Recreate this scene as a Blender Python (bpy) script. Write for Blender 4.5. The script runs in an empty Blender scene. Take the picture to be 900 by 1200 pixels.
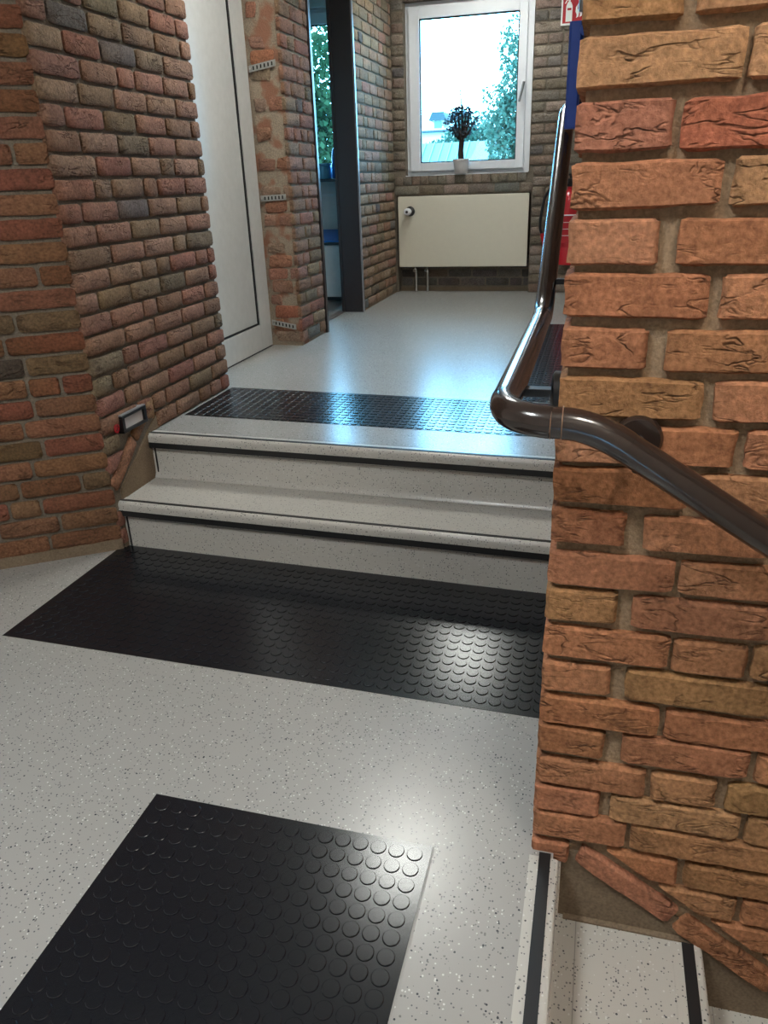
import bpy, bmesh, math, random
from mathutils import Vector, Matrix, noise

random.seed(7)
scene = bpy.context.scene
COL = scene.collection

# ------------------------------------------------------------------ camera
cam_d = bpy.data.cameras.new('camera')
cam = bpy.data.objects.new('camera', cam_d)
COL.objects.link(cam)
CAM_H = 1.32
def _cv(px, py): return Vector(((px - 450) / 887.0, (py - 600) / 887.0, 1.0))
_zd = _cv(524, 2620).normalized()
_y = _cv(710, 201); _y = (_y - _zd * _y.dot(_zd)).normalized()
_z = -_zd
_x = _y.cross(_z)
cam.matrix_world = Matrix(((_x[0], -_x[1], -_x[2], 0), (_y[0], -_y[1], -_y[2], 0),
                           (_z[0], -_z[1], -_z[2], CAM_H), (0, 0, 0, 1)))
cam_d.sensor_fit = 'VERTICAL'
cam_d.sensor_height = 36.0
cam_d.sensor_width = 27.0
cam_d.lens = 887.0 / 1200.0 * 36.0
cam_d.clip_start = 0.02
cam_d.clip_end = 400
scene.camera = cam

# ------------------------------------------------------------------ world, light, exposure
vs = scene.view_settings
vs.view_transform = 'Standard'
vs.look = 'None'
vs.gamma = 1.0
vs.use_curve_mapping = False
vs.exposure = 0.0
world = bpy.data.worlds.new('overcast_sky')
scene.world = world
world.use_nodes = True
bg = world.node_tree.nodes['Background']
bg.inputs[0].default_value = (0.22, 0.62, 1.0, 1)
bg.inputs[1].default_value = 30.0

COOL = (0.98, 1.0, 0.94)
MILD = (0.95, 1.0, 1.0)
WARM = (1.0, 0.93, 0.82)
LAMPS = [(0.55, 0.25, 48.0, WARM), (-0.95, -0.1, 85.0, MILD), (-0.95, 3.6, 52.0, COOL), (-0.95, 6.05, 36.0, COOL)]   # x, y, radiance, colour

def portal(name, x0, x1, z0, z1, y):
    d = bpy.data.lights.new(name, 'AREA'); d.shape = 'RECTANGLE'
    d.size = x1 - x0; d.size_y = z1 - z0
    d.cycles.is_portal = True
    o = bpy.data.objects.new(name, d); COL.objects.link(o)
    o.location = ((x0 + x1) / 2, y, (z0 + z1) / 2)
    o.rotation_euler = (-math.pi / 2, 0, 0)
portal('daylight_portal', -1.63, -0.63, 1.35, 2.58, 7.12)
portal('daylight_portal', -3.0, -2.0, 1.36, 2.58, 7.12)

# ------------------------------------------------------------------ materials
def s2l(c):
    return tuple((v / 255 / 12.92) if v / 255 <= 0.04045 else ((v / 255 + 0.055) / 1.055) ** 2.4 for v in c)

class NT:
    def __init__(s, name):
        s.m = bpy.data.materials.new(name); s.m.use_nodes = True
        s.t = s.m.node_tree; s.b = s.t.nodes['Principled BSDF']
        s.out = s.t.nodes['Material Output']
    def n(s, kind, **kw):
        x = s.t.nodes.new('ShaderNode' + kind)
        for k, v in kw.items():
            if k in x.inputs: x.inputs[k].default_value = v
            else: setattr(x, k, v)
        return x
    def l(s, a, b): s.t.links.new(a, b)
    def math(s, op, a, b=None, clamp=False):
        x = s.t.nodes.new('ShaderNodeMath'); x.operation = op; x.use_clamp = clamp
        for i, v in enumerate((a, b)):
            if v is None: continue
            if isinstance(v, (int, float)): x.inputs[i].default_value = v
            else: s.l(v, x.inputs[i])
        return x.outputs[0]
    def mix(s, f, a, b, mode='MIX'):
        x = s.t.nodes.new('ShaderNodeMix'); x.data_type = 'RGBA'; x.blend_type = mode
        for i, v in ((0, f), (6, a), (7, b)):
            if isinstance(v, (int, float)): x.inputs[i].default_value = v
            elif isinstance(v, tuple): x.inputs[i].default_value = (*v[:3], 1)
            else: s.l(v, x.inputs[i])
        return x.outputs[2]
    def ramp(s, f, *stops):
        x = s.t.nodes.new('ShaderNodeValToRGB')
        e = x.color_ramp.elements
        while len(e) < len(stops): e.new(0.5)
        for el, (p, c) in zip(e, stops):
            el.position = p; el.color = (c, c, c, 1) if isinstance(c, (int, float)) else (*c, 1)
        s.l(f, x.inputs[0]); return x.outputs[0]
    def bump(s, h, strength, dist):
        x = s.n('Bump'); x.inputs['Strength'].default_value = strength; x.inputs['Distance'].default_value = dist
        s.l(h, x.inputs['Height']); s.l(x.outputs[0], s.b.inputs['Normal']); return x
    def coord(s, scale=(1, 1, 1), rnd=False):
        tc = s.n('TexCoord'); v = tc.outputs['Object']
        if rnd:
            oi = s.n('ObjectInfo'); a = s.n('VectorMath', operation='MULTIPLY_ADD')
            a.inputs[0].default_value = (0, 0, 0)
            cx = s.n('CombineXYZ'); r = s.math('MULTIPLY', oi.outputs['Random'], 37.0)
            for i in range(3): s.l(r, cx.inputs[i])
            a.operation = 'ADD'; s.l(v, a.inputs[0]); s.l(cx.outputs[0], a.inputs[1]); v = a.outputs[0]
        mp = s.n('Mapping'); mp.inputs['Scale'].default_value = scale; s.l(v, mp.inputs[0])
        return mp.outputs[0]

def plain(name, srgb, rough=0.5, metal=0.0, spec=0.5, noise_amt=0.06, nscale=30.0, coat=0.0, bump=0.0, bscale=200.0):
    k = NT(name); c = s2l(srgb)
    nz = k.n('TexNoise', Scale=nscale, Detail=4.0); k.l(k.coord(), nz.inputs['Vector'])
    d = tuple(v * (1 - noise_amt * 2) for v in c)
    k.l(k.mix(nz.outputs[0], d, tuple(min(1, v * (1 + noise_amt)) for v in c)), k.b.inputs['Base Color'])
    k.b.inputs['Roughness'].default_value = rough
    k.b.inputs['Metallic'].default_value = metal
    k.b.inputs['Specular IOR Level'].default_value = spec
    k.b.inputs['Coat Weight'].default_value = coat
    if bump:
        n2 = k.n('TexNoise', Scale=bscale, Detail=3.0); k.l(k.coord(), n2.inputs['Vector'])
        k.bump(n2.outputs[0], bump, 0.002)
    return k.m

def brick_mat(name, bump=0.8, rndtex=True):
    k = NT(name)
    oi = k.n('ObjectInfo')
    v = k.coord((1, 1, 1), True)
    n1 = k.n('TexNoise', Scale=11.0, Detail=6.0, Roughness=0.6); k.l(v, n1.inputs['Vector'])
    n2 = k.n('TexNoise', Scale=5.0, Detail=3.0); k.l(v, n2.inputs['Vector'])
    n3 = k.n('TexNoise', Scale=120.0, Detail=3.0); k.l(v, n3.inputs['Vector'])
    f1 = k.ramp(n1.outputs[0], (0.25, 0.72), (0.75, 1.18))
    c = k.mix(1.0, oi.outputs['Color'], f1, 'MULTIPLY')
    f2 = k.ramp(n2.outputs[0], (0.48, 0.0), (0.75, 0.2))
    c = k.mix(f2, c, s2l((128, 108, 72)))
    f3 = k.ramp(n3.outputs[0], (0.3, 0.66), (0.7, 1.22))
    c = k.mix(1.0, c, f3, 'MULTIPLY')
    base_c = c
    k.b.inputs['Roughness'].default_value = 0.92
    k.b.inputs['Specular IOR Level'].default_value = 0.2
    # hand-formed folds: a few broken creases over sandy grain
    w = k.coord((9, 9, 26), True)
    r1 = k.n('TexNoise', Scale=1.0, Detail=3.0, Roughness=0.6, Distortion=0.5); k.l(w, r1.inputs['Vector'])
    ridge = k.math('ABSOLUTE', k.math('SUBTRACT', r1.outputs[0], 0.5))
    rg = k.ramp(ridge, (0.0, 0.0), (0.035, 1.0))
    mk = k.n('TexNoise', Scale=14.0, Detail=2.0); k.l(v, mk.inputs['Vector'])
    msk = k.ramp(mk.outputs[0], (0.46, 0.0), (0.58, 1.0))
    crease = k.math('MULTIPLY', k.math('SUBTRACT', 1.0, rg), msk)
    g = k.n('TexNoise', Scale=85.0, Detail=6.0, Roughness=0.7); k.l(v, g.inputs['Vector'])
    lo = k.n('TexNoise', Scale=22.0, Detail=3.0); k.l(v, lo.inputs['Vector'])
    hgt = k.math('ADD', k.math('MULTIPLY', g.outputs[0], 1.2), k.math('MULTIPLY', lo.outputs[0], 1.2))
    k.l(k.mix(k.math('MULTIPLY', crease, 0.4), base_c, s2l((74, 50, 36))), k.b.inputs['Base Color'])
    hgt = k.math('SUBTRACT', hgt, k.math('MULTIPLY', crease, 1.0))
    k.bump(hgt, bump, 0.006)
    return k.m

def mortar_mat(name, srgb, patch=None, bump=0.7):
    k = NT(name); c = s2l(srgb)
    v = k.coord()
    n1 = k.n('TexNoise', Scale=7.0, Detail=6.0); k.l(v, n1.inputs['Vector'])
    n2 = k.n('TexNoise', Scale=160.0, Detail=4.0); k.l(v, n2.inputs['Vector'])
    col = k.mix(n1.outputs[0], tuple(x * 0.7 for x in c), tuple(x * 1.25 for x in c))
    col = k.mix(1.0, col, k.ramp(n2.outputs[0], (0.3, 0.75), (0.7, 1.15)), 'MULTIPLY')
    if patch:
        n3 = k.n('TexNoise', Scale=9.0, Detail=2.0); k.l(v, n3.inputs['Vector'])
        col = k.mix(k.ramp(n3.outputs[0], (0.5, 0.0), (0.6, 1.0)), col, s2l(patch))
    k.l(col, k.b.inputs['Base Color']); k.b.inputs['Roughness'].default_value = 0.95
    k.b.inputs['Specular IOR Level'].default_value = 0.15
    k.bump(k.math('ADD', n2.outputs[0], k.math('MULTIPLY', n1.outputs[0], 1.5)), bump, 0.004)
    return k.m

def vinyl_mat(name, srgb, rough=0.2, bump=0.06):
    k = NT(name); v = k.coord(); c = s2l(srgb)
    nz = k.n('TexNoise', Scale=2.0, Detail=3.0); k.l(v, nz.inputs['Vector'])
    col = k.mix(nz.outputs[0], tuple(x * 0.93 for x in c), tuple(x * 1.05 for x in c))
    def specks(scale, lo, hi, rad, colour, col):
        vo = k.n('TexVoronoi', Scale=scale); k.l(v, vo.inputs['Vector'])
        sep = k.n('SeparateColor'); k.l(vo.outputs['Color'], sep.inputs[0])
        pick = k.math('MULTIPLY', k.math('GREATER_THAN', sep.outputs[0], lo), k.math('LESS_THAN', sep.outputs[0], hi))
        m = k.math('MULTIPLY', pick, k.math('LESS_THAN', vo.outputs['Distance'], rad))
        return k.mix(m, col, s2l(colour))
    col = specks(210.0, 0.88, 1.0, 0.36, (98, 98, 102), col)
    col = specks(150.0, 0.80, 0.87, 0.34, (118, 117, 116), col)
    col = specks(140.0, 0.0, 0.05, 0.32, (64, 66, 72), col)
    col = specks(170.0, 0.92, 1.0, 0.34, (205, 205, 202), col)
    k.l(col, k.b.inputs['Base Color'])
    k.b.inputs['Roughness'].default_value = rough
    k.b.inputs['Specular IOR Level'].default_value = 0.5
    b = k.n('TexNoise', Scale=170.0, Detail=2.0); k.l(v, b.inputs['Vector'])
    k.bump(b.outputs[0], bump, 0.002)
    return k.m

def emit_mat(name, col, strength):
    k = NT(name)
    k.b.inputs['Base Color'].default_value = (0.8, 0.8, 0.8, 1)
    k.b.inputs['Emission Color'].default_value = (*col, 1)
    k.b.inputs['Emission Strength'].default_value = strength
    return k.m

def glass_mat(name, tint):
    k = NT(name)
    tr = k.n('BsdfTransparent'); tr.inputs[0].default_value = (*tint, 1)
    gl = k.n('BsdfGlossy'); gl.inputs['Roughness'].default_value = 0.02
    fr = k.n('Fresnel', IOR=1.45)
    mx = k.n('MixShader'); k.l(fr.outputs[0], mx.inputs[0]); k.l(tr.outputs[0], mx.inputs[1]); k.l(gl.outputs[0], mx.inputs[2])
    k.l(mx.outputs[0], k.out.inputs[0]); return k.m

def leaf_mat(name, a, b):
    k = NT(name)
    v = k.coord()
    nz = k.n('TexNoise', Scale=3.0, Detail=4.0); k.l(v, nz.inputs['Vector'])
    c = k.mix(k.ramp(nz.outputs[0], (0.35, 0.0), (0.65, 1.0)), a, b)
    di = k.n('BsdfDiffuse'); k.l(c, di.inputs[0])
    tl = k.n('BsdfTranslucent'); k.l(c, tl.inputs[0])
    mx = k.n('MixShader'); mx.inputs[0].default_value = 0.35
    k.l(di.outputs[0], mx.inputs[1]); k.l(tl.outputs[0], mx.inputs[2]); k.l(mx.outputs[0], k.out.inputs[0])
    return k.m

M = {}
M['brick'] = brick_mat('hand_formed_brick', 0.9)
M['brick_far'] = brick_mat('hand_formed_brick_fine', 0.5)
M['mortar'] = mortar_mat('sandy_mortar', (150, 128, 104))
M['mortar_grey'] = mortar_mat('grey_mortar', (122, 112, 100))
M['rough_mortar'] = mortar_mat('smeared_mortar', (158, 142, 124), patch=(146, 104, 84), bump=1.0)
M['cement'] = mortar_mat('smooth_cement', (128, 112, 94), bump=0.15)
M['vinyl'] = vinyl_mat('speckled_vinyl', (160, 158, 155), 0.25, 0.04)
M['vinyl_step'] = vinyl_mat('speckled_step_vinyl', (186, 183, 177), 0.28, 0.03)
M['rubber'] = plain('black_rubber', (26, 28, 33), 0.2, spec=0.5, noise_amt=0.1, nscale=14, bump=0.05, bscale=90)
M['strip'] = plain('black_grip_strip', (24, 24, 26), 0.55)
M['seam'] = plain('vinyl_weld_seam', (150, 148, 145), 0.4)
M['white_paint'] = plain('white_painted_panel', (204, 203, 200), 0.35)
M['white_upvc'] = plain('white_window_profile', (226, 228, 232), 0.3, noise_amt=0.02)
M['radiator'] = plain('cream_radiator_enamel', (222, 214, 196), 0.35, noise_amt=0.02)
M['plaster'] = plain('white_plaster', (214, 210, 204), 0.9, bump=0.2)
M['ceiling'] = plain('ceiling_white', (228, 224, 216), 0.95)
M['gasket'] = plain('black_gasket', (18, 18, 20), 0.6)
M['brown'] = plain('dark_brown_profile', (52, 42, 40), 0.35, noise_amt=0.1)
M['edge'] = plain('grey_bead', (140, 138, 140), 0.4)
M['rail'] = plain('bronze_lacquered_tube', (44, 34, 30), 0.2, metal=0.0, spec=0.6, coat=0.35, noise_amt=0.05)
M['railring'] = plain('pale_joint_line', (120, 88, 66), 0.4)
M['black'] = plain('black_plastic', (20, 20, 22), 0.3)
M['blue'] = plain('blue_lacquer', (0, 62, 158), 0.4, coat=0.1)
M['grey_metal'] = plain('grey_metal', (150, 150, 150), 0.35, metal=0.8)
M['steel'] = plain('perforated_steel', (180, 180, 176), 0.3, metal=0.7)
M['hole'] = plain('dark_hole', (22, 18, 16), 0.9)
M['chrome'] = plain('pipe_chrome', (200, 198, 194), 0.2, metal=0.9)
M['red'] = plain('red_enamel', (186, 18, 32), 0.3, coat=0.4, noise_amt=0.03)
M['sign_red'] = plain('sign_red', (176, 22, 34), 0.4, noise_amt=0.02)
M['sign_white'] = plain('sign_white', (232, 232, 228), 0.4, noise_amt=0.02)
M['lens'] = plain('frosted_lens', (200, 196, 196), 0.4)
M['pot'] = plain('white_glazed_pot', (214, 210, 208), 0.4)
M['soil'] = plain('potting_soil', (50, 38, 30), 0.95)
M['bark'] = plain('dark_bark', (48, 36, 30), 0.9, noise_amt=0.25)
M['bark_out'] = plain('grey_bark', (110, 104, 92), 0.9, noise_amt=0.2)
M['plant_leaf'] = leaf_mat('dark_plant_leaf', s2l((58, 66, 70)), s2l((82, 74, 78)))
M['leaf1'] = leaf_mat('poplar_leaf', s2l((56, 74, 62)), s2l((76, 90, 76)))
M['leaf2'] = leaf_mat('shrub_leaf', s2l((46, 64, 54)), s2l((60, 78, 66)))
M['leaf3'] = leaf_mat('tree_leaf', s2l((26, 45, 29)), s2l((51, 65, 43)))
M['glass'] = glass_mat('window_glass', (0.93, 0.98, 0.99))
M['gh_glass'] = plain('greenhouse_panel', (34, 62, 60), 0.5)
M['gh_light'] = plain('greenhouse_light_panel', (66, 84, 82), 0.5)
M['wall_white'] = plain('white_render', (170, 170, 168), 0.8)
M['roof_grey'] = plain('grey_roof_tile', (38, 46, 50), 0.8)
M['grass'] = plain('grass_ground', (88, 112, 78), 0.95, noise_amt=0.2, nscale=4)
M['tile_floor'] = plain('brown_tile_floor', (96, 84, 78), 0.4, noise_amt=0.2, nscale=12)
M['dark_sill'] = plain('dark_stone_sill', (34, 36, 44), 0.25)
M['blue_plastic'] = plain('blue_plastic', (24, 104, 190), 0.35)
M['pale_blue'] = plain('pale_blue_plastic', (110, 176, 206), 0.4)
M['lamp'] = {}

# ------------------------------------------------------------------ mesh helpers
class MB:
    def __init__(s): s.v = []; s.f = []
    def box(s, a, b):
        x0, y0, z0 = (min(a[i], b[i]) for i in range(3)); x1, y1, z1 = (max(a[i], b[i]) for i in range(3))
        n = len(s.v)
        s.v += [(x0, y0, z0), (x1, y0, z0), (x1, y1, z0), (x0, y1, z0), (x0, y0, z1), (x1, y0, z1), (x1, y1, z1), (x0, y1, z1)]
        s.f += [tuple(n + i for i in q) for q in ((0, 3, 2, 1), (4, 5, 6, 7), (0, 1, 5, 4), (1, 2, 6, 5), (2, 3, 7, 6), (3, 0, 4, 7))]
        return s
    def prism(s, poly, d):
        """poly: list of 3D points (planar), extruded by vector d"""
        n = len(s.v); k = len(poly); d = Vector(d)
        s.v += [tuple(p) for p in poly] + [tuple(Vector(p) + d) for p in poly]
        s.f.append(tuple(n + i for i in reversed(range(k)))); s.f.append(tuple(n + k + i for i in range(k)))
        for i in range(k):
            j = (i + 1) % k
            s.f.append((n + i, n + j, n + k + j, n + k + i))
        return s
    def tube(s, path, r, seg=16, cap=True):
        P = [Vector(p) for p in path]; n0 = len(s.v)
        rr = r if isinstance(r, (list, tuple)) else [r] * len(P)
        t = (P[1] - P[0]).normalized()
        u = t.orthogonal().normalized()
        for i, p in enumerate(P):
            if i == 0: tt = (P[1] - P[0])
            elif i == len(P) - 1: tt = (P[-1] - P[-2])
            else: tt = (P[i + 1] - P[i]).normalized() + (P[i] - P[i - 1]).normalized()
            tt.normalize()
            u = (u - tt * u.dot(tt)).normalized(); w = tt.cross(u)
            for k in range(seg):
                a = 2 * math.pi * k / seg
                s.v.append(tuple(p + (u * math.cos(a) + w * math.sin(a)) * rr[i]))
        for i in range(len(P) - 1):
            for k in range(seg):
                a = n0 + i * seg + k; b = n0 + i * seg + (k + 1) % seg
                s.f.append((a, b, b + seg, a + seg))
        if cap:
            s.f.append(tuple(n0 + k for k in reversed(range(seg))))
            s.f.append(tuple(n0 + (len(P) - 1) * seg + k for k in range(seg)))
        return s
    def lathe(s, prof, c, axis='z', seg=24):
        """prof: list of (r, h); c: base centre"""
        n0 = len(s.v); c = Vector(c)
        for r, h in prof:
            for k in range(seg):
                a = 2 * math.pi * k / seg; p = (r * math.cos(a), r * math.sin(a), h)
                if axis == 'y': p = (p[0], h, p[1])
                elif axis == 'x': p = (h, p[0], p[1])
                s.v.append(tuple(c + Vector(p)))
        for i in range(len(prof) - 1):
            for k in range(seg):
                a = n0 + i * seg + k; b = n0 + i * seg + (k + 1) % seg
                s.f.append((a, b, b + seg, a + seg))
        s.f.append(tuple(n0 + k for k in reversed(range(seg))))
        s.f.append(tuple(n0 + (len(prof) - 1) * seg + k for k in range(seg)))
        return s
    def build(s, name, mat, parent=None, smooth=False, bevel=0.0, kind=None):
        o0 = ORG.get(parent.name, Vector()) if parent else Vector()
        me = bpy.data.meshes.new(name)
        me.from_pydata([tuple(Vector(v) - o0) for v in s.v], [], s.f)
        bm = bmesh.new(); bm.from_mesh(me)
        bmesh.ops.recalc_face_normals(bm, faces=bm.faces)
        if bevel:
            es = [e for e in bm.edges if e.is_manifold and e.calc_face_angle(0) > 0.6]
            bmesh.ops.bevel(bm, geom=es, offset=bevel, segments=2, affect='EDGES', profile=0.7)
        bm.to_mesh(me); bm.free()
        if smooth:
            for p in me.polygons: p.use_smooth = True
            try: me.set_sharp_from_angle(angle=math.radians(40))
            except Exception: pass
        me.materials.append(M[mat] if isinstance(mat, str) else mat)
        o = bpy.data.objects.new(name, me); COL.objects.link(o)
        if parent: o.parent = parent; ORG[o.name] = o0
        if kind: o['kind'] = kind
        return o
ORG = {}
def empty(name, loc, label, cat, group=None):
    o = bpy.data.objects.new(name, None); COL.objects.link(o); o.location = loc; o.empty_display_size = 0.1
    o['label'] = label; o['category'] = cat
    if group: o['group'] = group
    ORG[o.name] = Vector(loc); return o
def tag(o, label, cat, group=None):
    o['label'] = label; o['category'] = cat
    if group: o['group'] = group
    return o
def struct(o): o['kind'] = 'structure'; return o
def box(a, b): return MB().box(a, b)

# ------------------------------------------------------------------ dimensions
Z1, Z2 = 0.194, 0.388          # first tread, upper floor
CEIL = 2.90
XL = -1.745                    # long left wall face
YB = 6.83                      # back wall face
WX, WY = -0.047, 1.221         # near wall: left end, front face (brick faces)

# ------------------------------------------------------------------ bricks
def brick_mesh(name, quad, proud, back, seed, nx, nz, rough=0.0022, mat='brick'):
    """quad: (u,z) for bl, br, tr, tl.  Local x=u, z=z, front towards -y."""
    (bl, br, tr, tl) = [Vector((p[0], p[1])) for p in quad]
    off = Vector((seed * 3.17, seed * 1.31, seed * 0.77))
    V = []; F = []
    idx = lambda i, j: j * (nx + 1) + i
    for j in range(nz + 1):
        for i in range(nx + 1):
            # bunch the parameter towards the edges for a rounded rim
            def g(k, n):
                if k == 0: return 0.0
                if k == n: return 1.0
                e = 0.06 if n > 6 else 0.13
                return e + (1 - 2 * e) * (k - 1) / (n - 2) if n > 2 else 0.5
            a, b = g(i, nx), g(j, nz)
            p = (bl * (1 - a) + br * a) * (1 - b) + (tl * (1 - a) + tr * a) * b
            n1 = noise.noise(Vector((p.x * 28, 0.0, p.y * 40)) + off); n2 = noise.noise(Vector((p.x * 22, 5.0, p.y * 30)) + off)
            onu = i in (0, nx); onz = j in (0, nz)
            d = proud
            if onu or onz:
                d = proud * 0.62
                if onu and onz:
                    c = (bl + br + tr + tl) / 4
                    p = p + (c - p).normalized() * 0.006; d = proud * 0.45
            p = p + Vector((n1, n2)) * rough * (1.3 if onu or onz else 0.6)
            d += noise.noise(Vector((p.x * 16, 9.0, p.y * 55)) + off) * rough * 0.9
            V.append((p.x, -d, p.y))
    for j in range(nz):
        for i in range(nx):
            F.append((idx(i, j), idx(i + 1, j), idx(i + 1, j + 1), idx(i, j + 1)))
    rim = [idx(i, 0) for i in range(nx)] + [idx(nx, j) for j in range(nz)] + [idx(i, nz) for i in range(nx, 0, -1)] + [idx(0, j) for j in range(nz, 0, -1)]
    n0 = len(V)
    for r in rim: V.append((V[r][0], back, V[r][2]))
    k = len(rim)
    for q in range(k):
        q2 = (q + 1) % k
        F.append((rim[q2], rim[q], n0 + q, n0 + q2))
    me = bpy.data.meshes.new(name); me.from_pydata(V, [], F)
    for p in me.polygons: p.use_smooth = True
    try: me.set_sharp_from_angle(angle=math.radians(50))
    except Exception: pass
    me.materials.append(M[mat])
    return me

def vary(c, amt=9):
    d = random.uniform(-amt, amt)
    return s2l(tuple(max(5, min(250, v + d + random.uniform(-amt * 0.25, amt * 0.25))) for v in c))

def pick(pal):
    t = sum(w for _, w in pal); r = random.uniform(0, t)
    for c, w in pal:
        r -= w
        if r <= 0: return c
    return pal[-1][0]

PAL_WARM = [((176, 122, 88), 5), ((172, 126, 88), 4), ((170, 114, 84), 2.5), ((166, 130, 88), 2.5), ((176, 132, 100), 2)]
PAL_NEAR = [((134, 92, 70), 5), ((126, 94, 70), 4), ((130, 94, 68), 3), ((114, 92, 70), 1.2), ((132, 86, 68), 2.5), ((90, 82, 74), 0.3)]  # same brick as the other walls, darkened to stand for weaker light here
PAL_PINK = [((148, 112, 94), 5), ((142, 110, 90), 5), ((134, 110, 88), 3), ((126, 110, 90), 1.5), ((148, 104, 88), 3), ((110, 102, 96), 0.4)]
PAL_FAR = [((152, 126, 108), 5), ((144, 122, 102), 4), ((138, 122, 102), 3), ((130, 118, 102), 2), ((152, 116, 100), 2.5), ((110, 108, 106), 0.6)]
PAL_BACK = [((140, 126, 114), 5), ((132, 120, 108), 4), ((126, 118, 108), 3), ((114, 110, 106), 1.5), ((138, 118, 106), 2)]

class Wall:
    """brick facing on a plane: P0 = point at u=0,z=0 (on the mortar plane), udir horizontal; n=(uy,-ux) outward."""
    def __init__(s, parent, p0, udir, pal, mat='brick', proud=0.013, res=(10, 4), nvar=8, hb=0.0635):
        s.parent = parent; s.p0 = Vector((p0[0], p0[1], 0)); d = Vector((udir[0], udir[1])).normalized()
        s.rot = math.atan2(d.y, d.x); s.d = Vector((d.x, d.y, 0)); s.pal = pal; s.mat = mat; s.proud = proud; s.hb = hb; s.res = res
        s.var = {}
        for L, n in ((0.205, nvar), (0.098, max(4, nvar // 2))):
            nx = res[0] if L > 0.15 else max(5, res[0] // 2)
            s.var[L] = [brick_mesh('brick', ((-L / 2, -hb / 2), (L / 2, -hb / 2), (L / 2, hb / 2), (-L / 2, hb / 2)), proud, 0.012, random.randint(1, 999), nx, res[1], mat=mat) for _ in range(n)]
        s.count = 0
    def put(s, me, u, z, sx=1.0, sz=1.0, color=None, tilt=0.0):
        o = bpy.data.objects.new('brick', me); COL.objects.link(o); o.parent = s.parent
        p = s.p0 + s.d * u; o.location = (p.x, p.y, z); o.rotation_euler = (0, tilt, s.rot); o.scale = (sx, 1, sz)
        o.color = (*vary(color or pick(s.pal)), 1); s.count += 1
        return o
    def rect(s, u0, u1, z0, z1, color=None):
        L = u1 - u0; base = 0.205 if L > 0.15 else 0.098
        s.put(random.choice(s.var[base]), (u0 + u1) / 2, (z0 + z1) / 2, L / base * random.choice((1, 1)), (z1 - z0) / s.hb, color, random.uniform(-0.008, 0.008))
    def quad(s, q, color=None, res=None, back=0.012):
        cu = sum(p[0] for p in q) / 4; cz = sum(p[1] for p in q) / 4
        r = res or s.res
        me = brick_mesh('brick', [(p[0] - cu, p[1] - cz) for p in q], s.proud, back, random.randint(1, 999), r[0], r[1], mat=s.mat)
        return s.put(me, cu, cz, color=color)
    def course(s, u0, u1, z0, z1, first, limit=None, joint=0.014, phead=0.25, flush_end=True):
        """limit(z)-> u below which bricks are cut away"""
        u = u0; L = first
        while u < u1 - 0.02:
            e = min(u + L, u1)
            if u1 - e < 0.05 and e < u1: e = u1
            if limit:
                a, b = limit(z0), limit(z1)
                if e > max(min(a, b), u):
                    q = [(max(u, a), z0), (max(e, a), z0), (max(e, b), z1), (max(u, b), z1)]
                    if a <= u and b <= u: s.rect(u, e, z0, z1)
                    elif (e - max(u, a)) + (e - max(u, b)) > 0.05: s.quad(q)
            else: s.rect(u, e, z0, z1)
            u = e + joint
            L = (0.098 if random.random() < phead else 0.205) * random.uniform(0.93, 1.05)

def wall_near_limit(z): return None

# ---- structure: floors -----------------------------------------------------
STEP_L, STEP_R = XL - 0.02, WX + 0.03
def yline(yl, yr, x): return yl + (yr - yl) * (x - (-1.75)) / (-0.09 + 1.75)     # slightly skewed step lines
Y_R1 = (2.383, 2.326); Y_N1 = (2.366, 2.306); Y_R2 = (2.654, 2.60); Y_N2 = (2.634, 2.572)

fl = MB()
fl.prism([(-3.2, -2.2, 0), (0.0, -2.2, 0), (0.0, 1.26, 0), (0.02, 1.26, 0), (0.02, 2.5, 0), (-3.2, 2.5, 0)], (0, 0, -0.2))
floor = struct(fl.build('floor', 'vinyl'))
fl2 = MB().prism([(-2.0, yline(2.685, 2.623, -2.0), Z2), (0.05, yline(2.685, 2.623, 0.05), Z2), (1.6, 3.0, Z2), (1.6, YB + 0.12, Z2), (-2.0, YB + 0.12, Z2)], (0, 0, -0.2))
floor2 = struct(fl2.build('floor_upper', 'vinyl'))
floor3 = struct(box((-4.3, 4.4, Z2 - 0.2), (-2.0, YB, Z2 - 0.001)).build('floor_side_room', 'tile_floor'))
floor4 = struct(box((-0.2, -0.6, -1.85), (3.4, 1.4, -1.55)).build('floor_lower', 'vinyl'))

# ---- ceiling
struct(box((-4.4, -2.4, CEIL), (3.3, 7.2, CEIL + 0.15)).build('ceiling', 'ceiling'))

# ---- near wall on the right -----------------------------------------------
MY = WY + 0.019
WEND = 3.25
wr = MB()
wr.box((WX + 0.012, MY, -0.005), (3.2, WEND, CEIL))
wr.box((0.02, MY, -1.75), (3.2, WEND, -0.005))
wall_right = struct(wr.build('wall_right', 'mortar'))

H = 1.32
tops = [1.128, 1.066, 1.010, 0.950, 0.893, 0.833, 0.775, 0.715, 0.659, 0.599, 0.538, 0.482, 0.421, 0.364, 0.304, 0.250, 0.190, 0.135, 0.083, 0.024]
tops = [t * H for t in tops]
tops = [tops[0] + 0.079] + tops[:19]
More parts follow.
